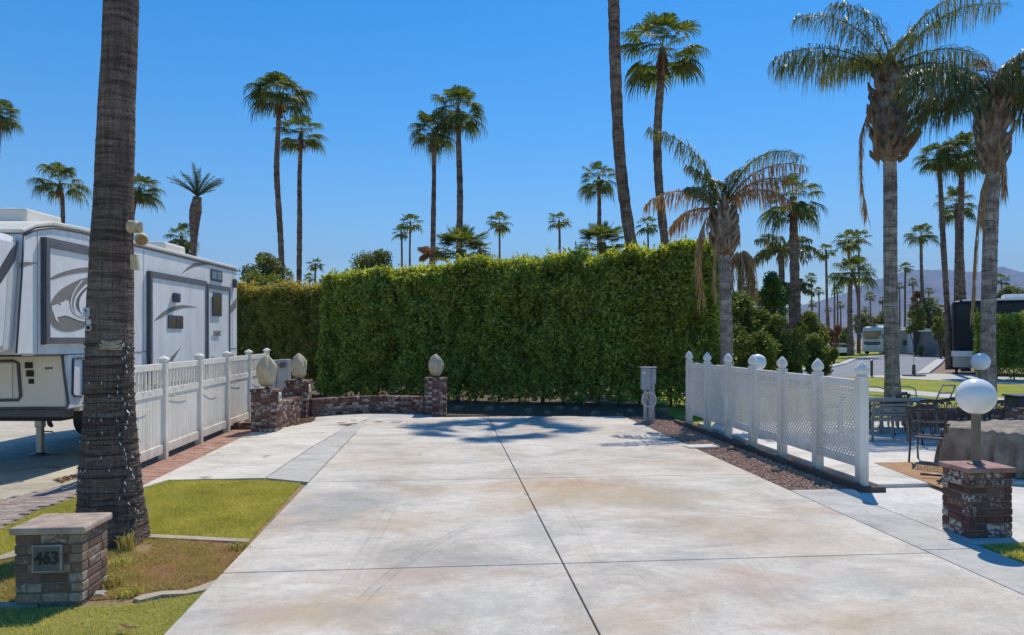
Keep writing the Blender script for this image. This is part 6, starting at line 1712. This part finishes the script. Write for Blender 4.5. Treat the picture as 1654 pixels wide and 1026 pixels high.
def cabin(label, px0, px1, D, ytop, m, roofm, rzc=0, name='park_cabin', cat='cabin', awn=None):
    p = G((px0+px1)/2, D); w = (px1-px0)*D/F; h = AT(px0,ytop,D).z; t = thing(name, label, cat, p, -AY+math.radians(rzc), 'far trailers and cabins along the street')
    b = MB(); b.box(-w/2,w/2,0,5,.15 if name=='park_trailer' else 0,h-.18); b.build('wall', m, t, bevel=.03)
    b = MB(); b.box(-w/2-.2,w/2+.2,-.25,5.2,h-.178,h); b.build('roof', roofm, t, bevel=.04)
    b = MB(); b.box(-w*.34,-w*.14,-.06,.01,1.1,1.8); f = b.build('window', rvtrim, t, bevel=.01); b = MB(); b.box(-w*.325,-w*.155,-.075,-.04,1.17,1.73); b.build('pane', glass_m, f)
    b = MB(); b.box(w*.08,w*.22,-.05,.01,.2,2.05); f = b.build('door', rvtrim, t, bevel=.01)
    b = MB(); b.sphere((w*.2,-.08,1.1), .05, 8, 6); b.build('handle', steel, f)
    if awn:
        b = MB(); b.ext([(-w*.45,0),(w*.45,0),(w*.45,1),(-w*.45,1)], lambda x,v: Vector((x,-.1-2.2*v,2.5-.35*v)), lambda x,v: Vector((x,-.1-2.2*v,2.55-.35*v))); b.build('awning', awn, t)
    return t
bluec = pm('blue_awning_cloth', (.10,.17,.30), (.08,.13,.24), 3, .8, .1)
cabin('beige low cabin with pale roof and dark door right of the pale palm trunk', 1452, 1490, 90, 533, buff, rvroof)
cabin('white trailer with blue awning right of the beige cabin', 1494, 1516, 86, 531, rvwhite, rvwhite, name='park_trailer', cat='trailer', awn=bluec)
cabin('dark grey trailer with white roof left of the slim leaning palm', 1515, 1540, 80, 533, rvgrey, rvwhite, name='park_trailer', cat='trailer')
cabin('pale trailer roof glimpsed left of the motorhome over the shrubs', 1342, 1372, 112, 536, rvwhite, rvwhite, name='park_trailer', cat='trailer')
p = G(1352, 84); t = thing('parked_car', 'small white car parked half hidden left of the motorhome', 'car', p, -AY+.3)
b = MB(); xzprism(b, [(-1.9,.35),(1.9,.35),(1.95,.75),(1.1,.95),(.6,1.4),(-.9,1.42),(-1.5,.98),(-1.95,.85)], -.85, .85); b.build('body', rvwhite, t, bevel=.06)
b = MB(); xzprism(b, [(-1.25,1.0),(.95,.98),(.55,1.34),(-.85,1.36)], -.87, .87); b.build('side_windows', glass_m, t)
for x in (-1.2,1.2):
    b = MB(); b.tube([(x,-.88,.33),(x,.88,.33)], .33, 16); b.build('wheel', black_m, t)

# ------------------------------------------------------------ air, light, camera
hz = MB(); hz.box(-13500,13500,-150,13500,-1.2,1500)
m = bpy.data.materials.new('thin_air'); m.use_nodes = True; nt = m.node_tree; nt.nodes.clear()
out = nt.nodes.new('ShaderNodeOutputMaterial'); v = nt.nodes.new('ShaderNodeVolumePrincipled')
v.inputs['Color'].default_value = (.40,.63,1,1); v.inputs['Density'].default_value = HAZE; v.inputs['Anisotropy'].default_value = 0
nt.links.new(v.outputs[0], out.inputs['Volume'])
tag(hz.build('haze', m), kind='stuff')

w = bpy.data.worlds.new('World'); S.world = w; w.use_nodes = True; nt = w.node_tree
bg = nt.nodes['Background']; sky = nt.nodes.new('ShaderNodeTexSky'); sky.sky_type = 'NISHITA'; sky.sun_disc = False
sky.sun_elevation = SUN_EL; sky.sun_rotation = SUN_AZ; sky.altitude = 60; sky.air_density = SKY_AIR; sky.dust_density = SKY_DUST; sky.ozone_density = SKY_OZ
hs = nt.nodes.new('ShaderNodeHueSaturation'); hs.inputs['Saturation'].default_value = SKY_SAT; hs.inputs['Hue'].default_value = SKY_HUE; nt.links.new(sky.outputs[0], hs.inputs['Color']); nt.links.new(hs.outputs[0], bg.inputs['Color'])
bg.inputs['Strength'].default_value = SKY_STR
sun = bpy.data.lights.new('sun', 'SUN'); sun.energy = SUN_STR; sun.angle = math.radians(.53); sun.color = SUN_COL
so = link(bpy.data.objects.new('sun', sun))
d = Vector((math.sin(SUN_AZ)*math.cos(SUN_EL), math.cos(SUN_AZ)*math.cos(SUN_EL), math.sin(SUN_EL)))
so.rotation_euler = d.to_track_quat('Z','Y').to_euler(); so.location = d*60
cam = bpy.data.cameras.new('camera'); co = link(bpy.data.objects.new('camera', cam)); S.camera = co
co.location = (0,0,H); co.rotation_euler = (math.pi/2, 0, -AY)
cam.sensor_width = 36; cam.lens = 36*F/1654; cam.shift_y = (YH-513)/1654; cam.clip_end = 40000; cam.clip_start = .05
vs = S.view_settings; vs.view_transform = 'Standard'; vs.look = 'None'; vs.exposure = EXPO; vs.gamma = 1; vs.use_curve_mapping = False
S.cycles.volume_bounces = 0; S.cycles.max_bounces = 7; S.cycles.transparent_max_bounces = 8
S.cycles.use_denoising = True
for mt in bpy.data.materials: pass
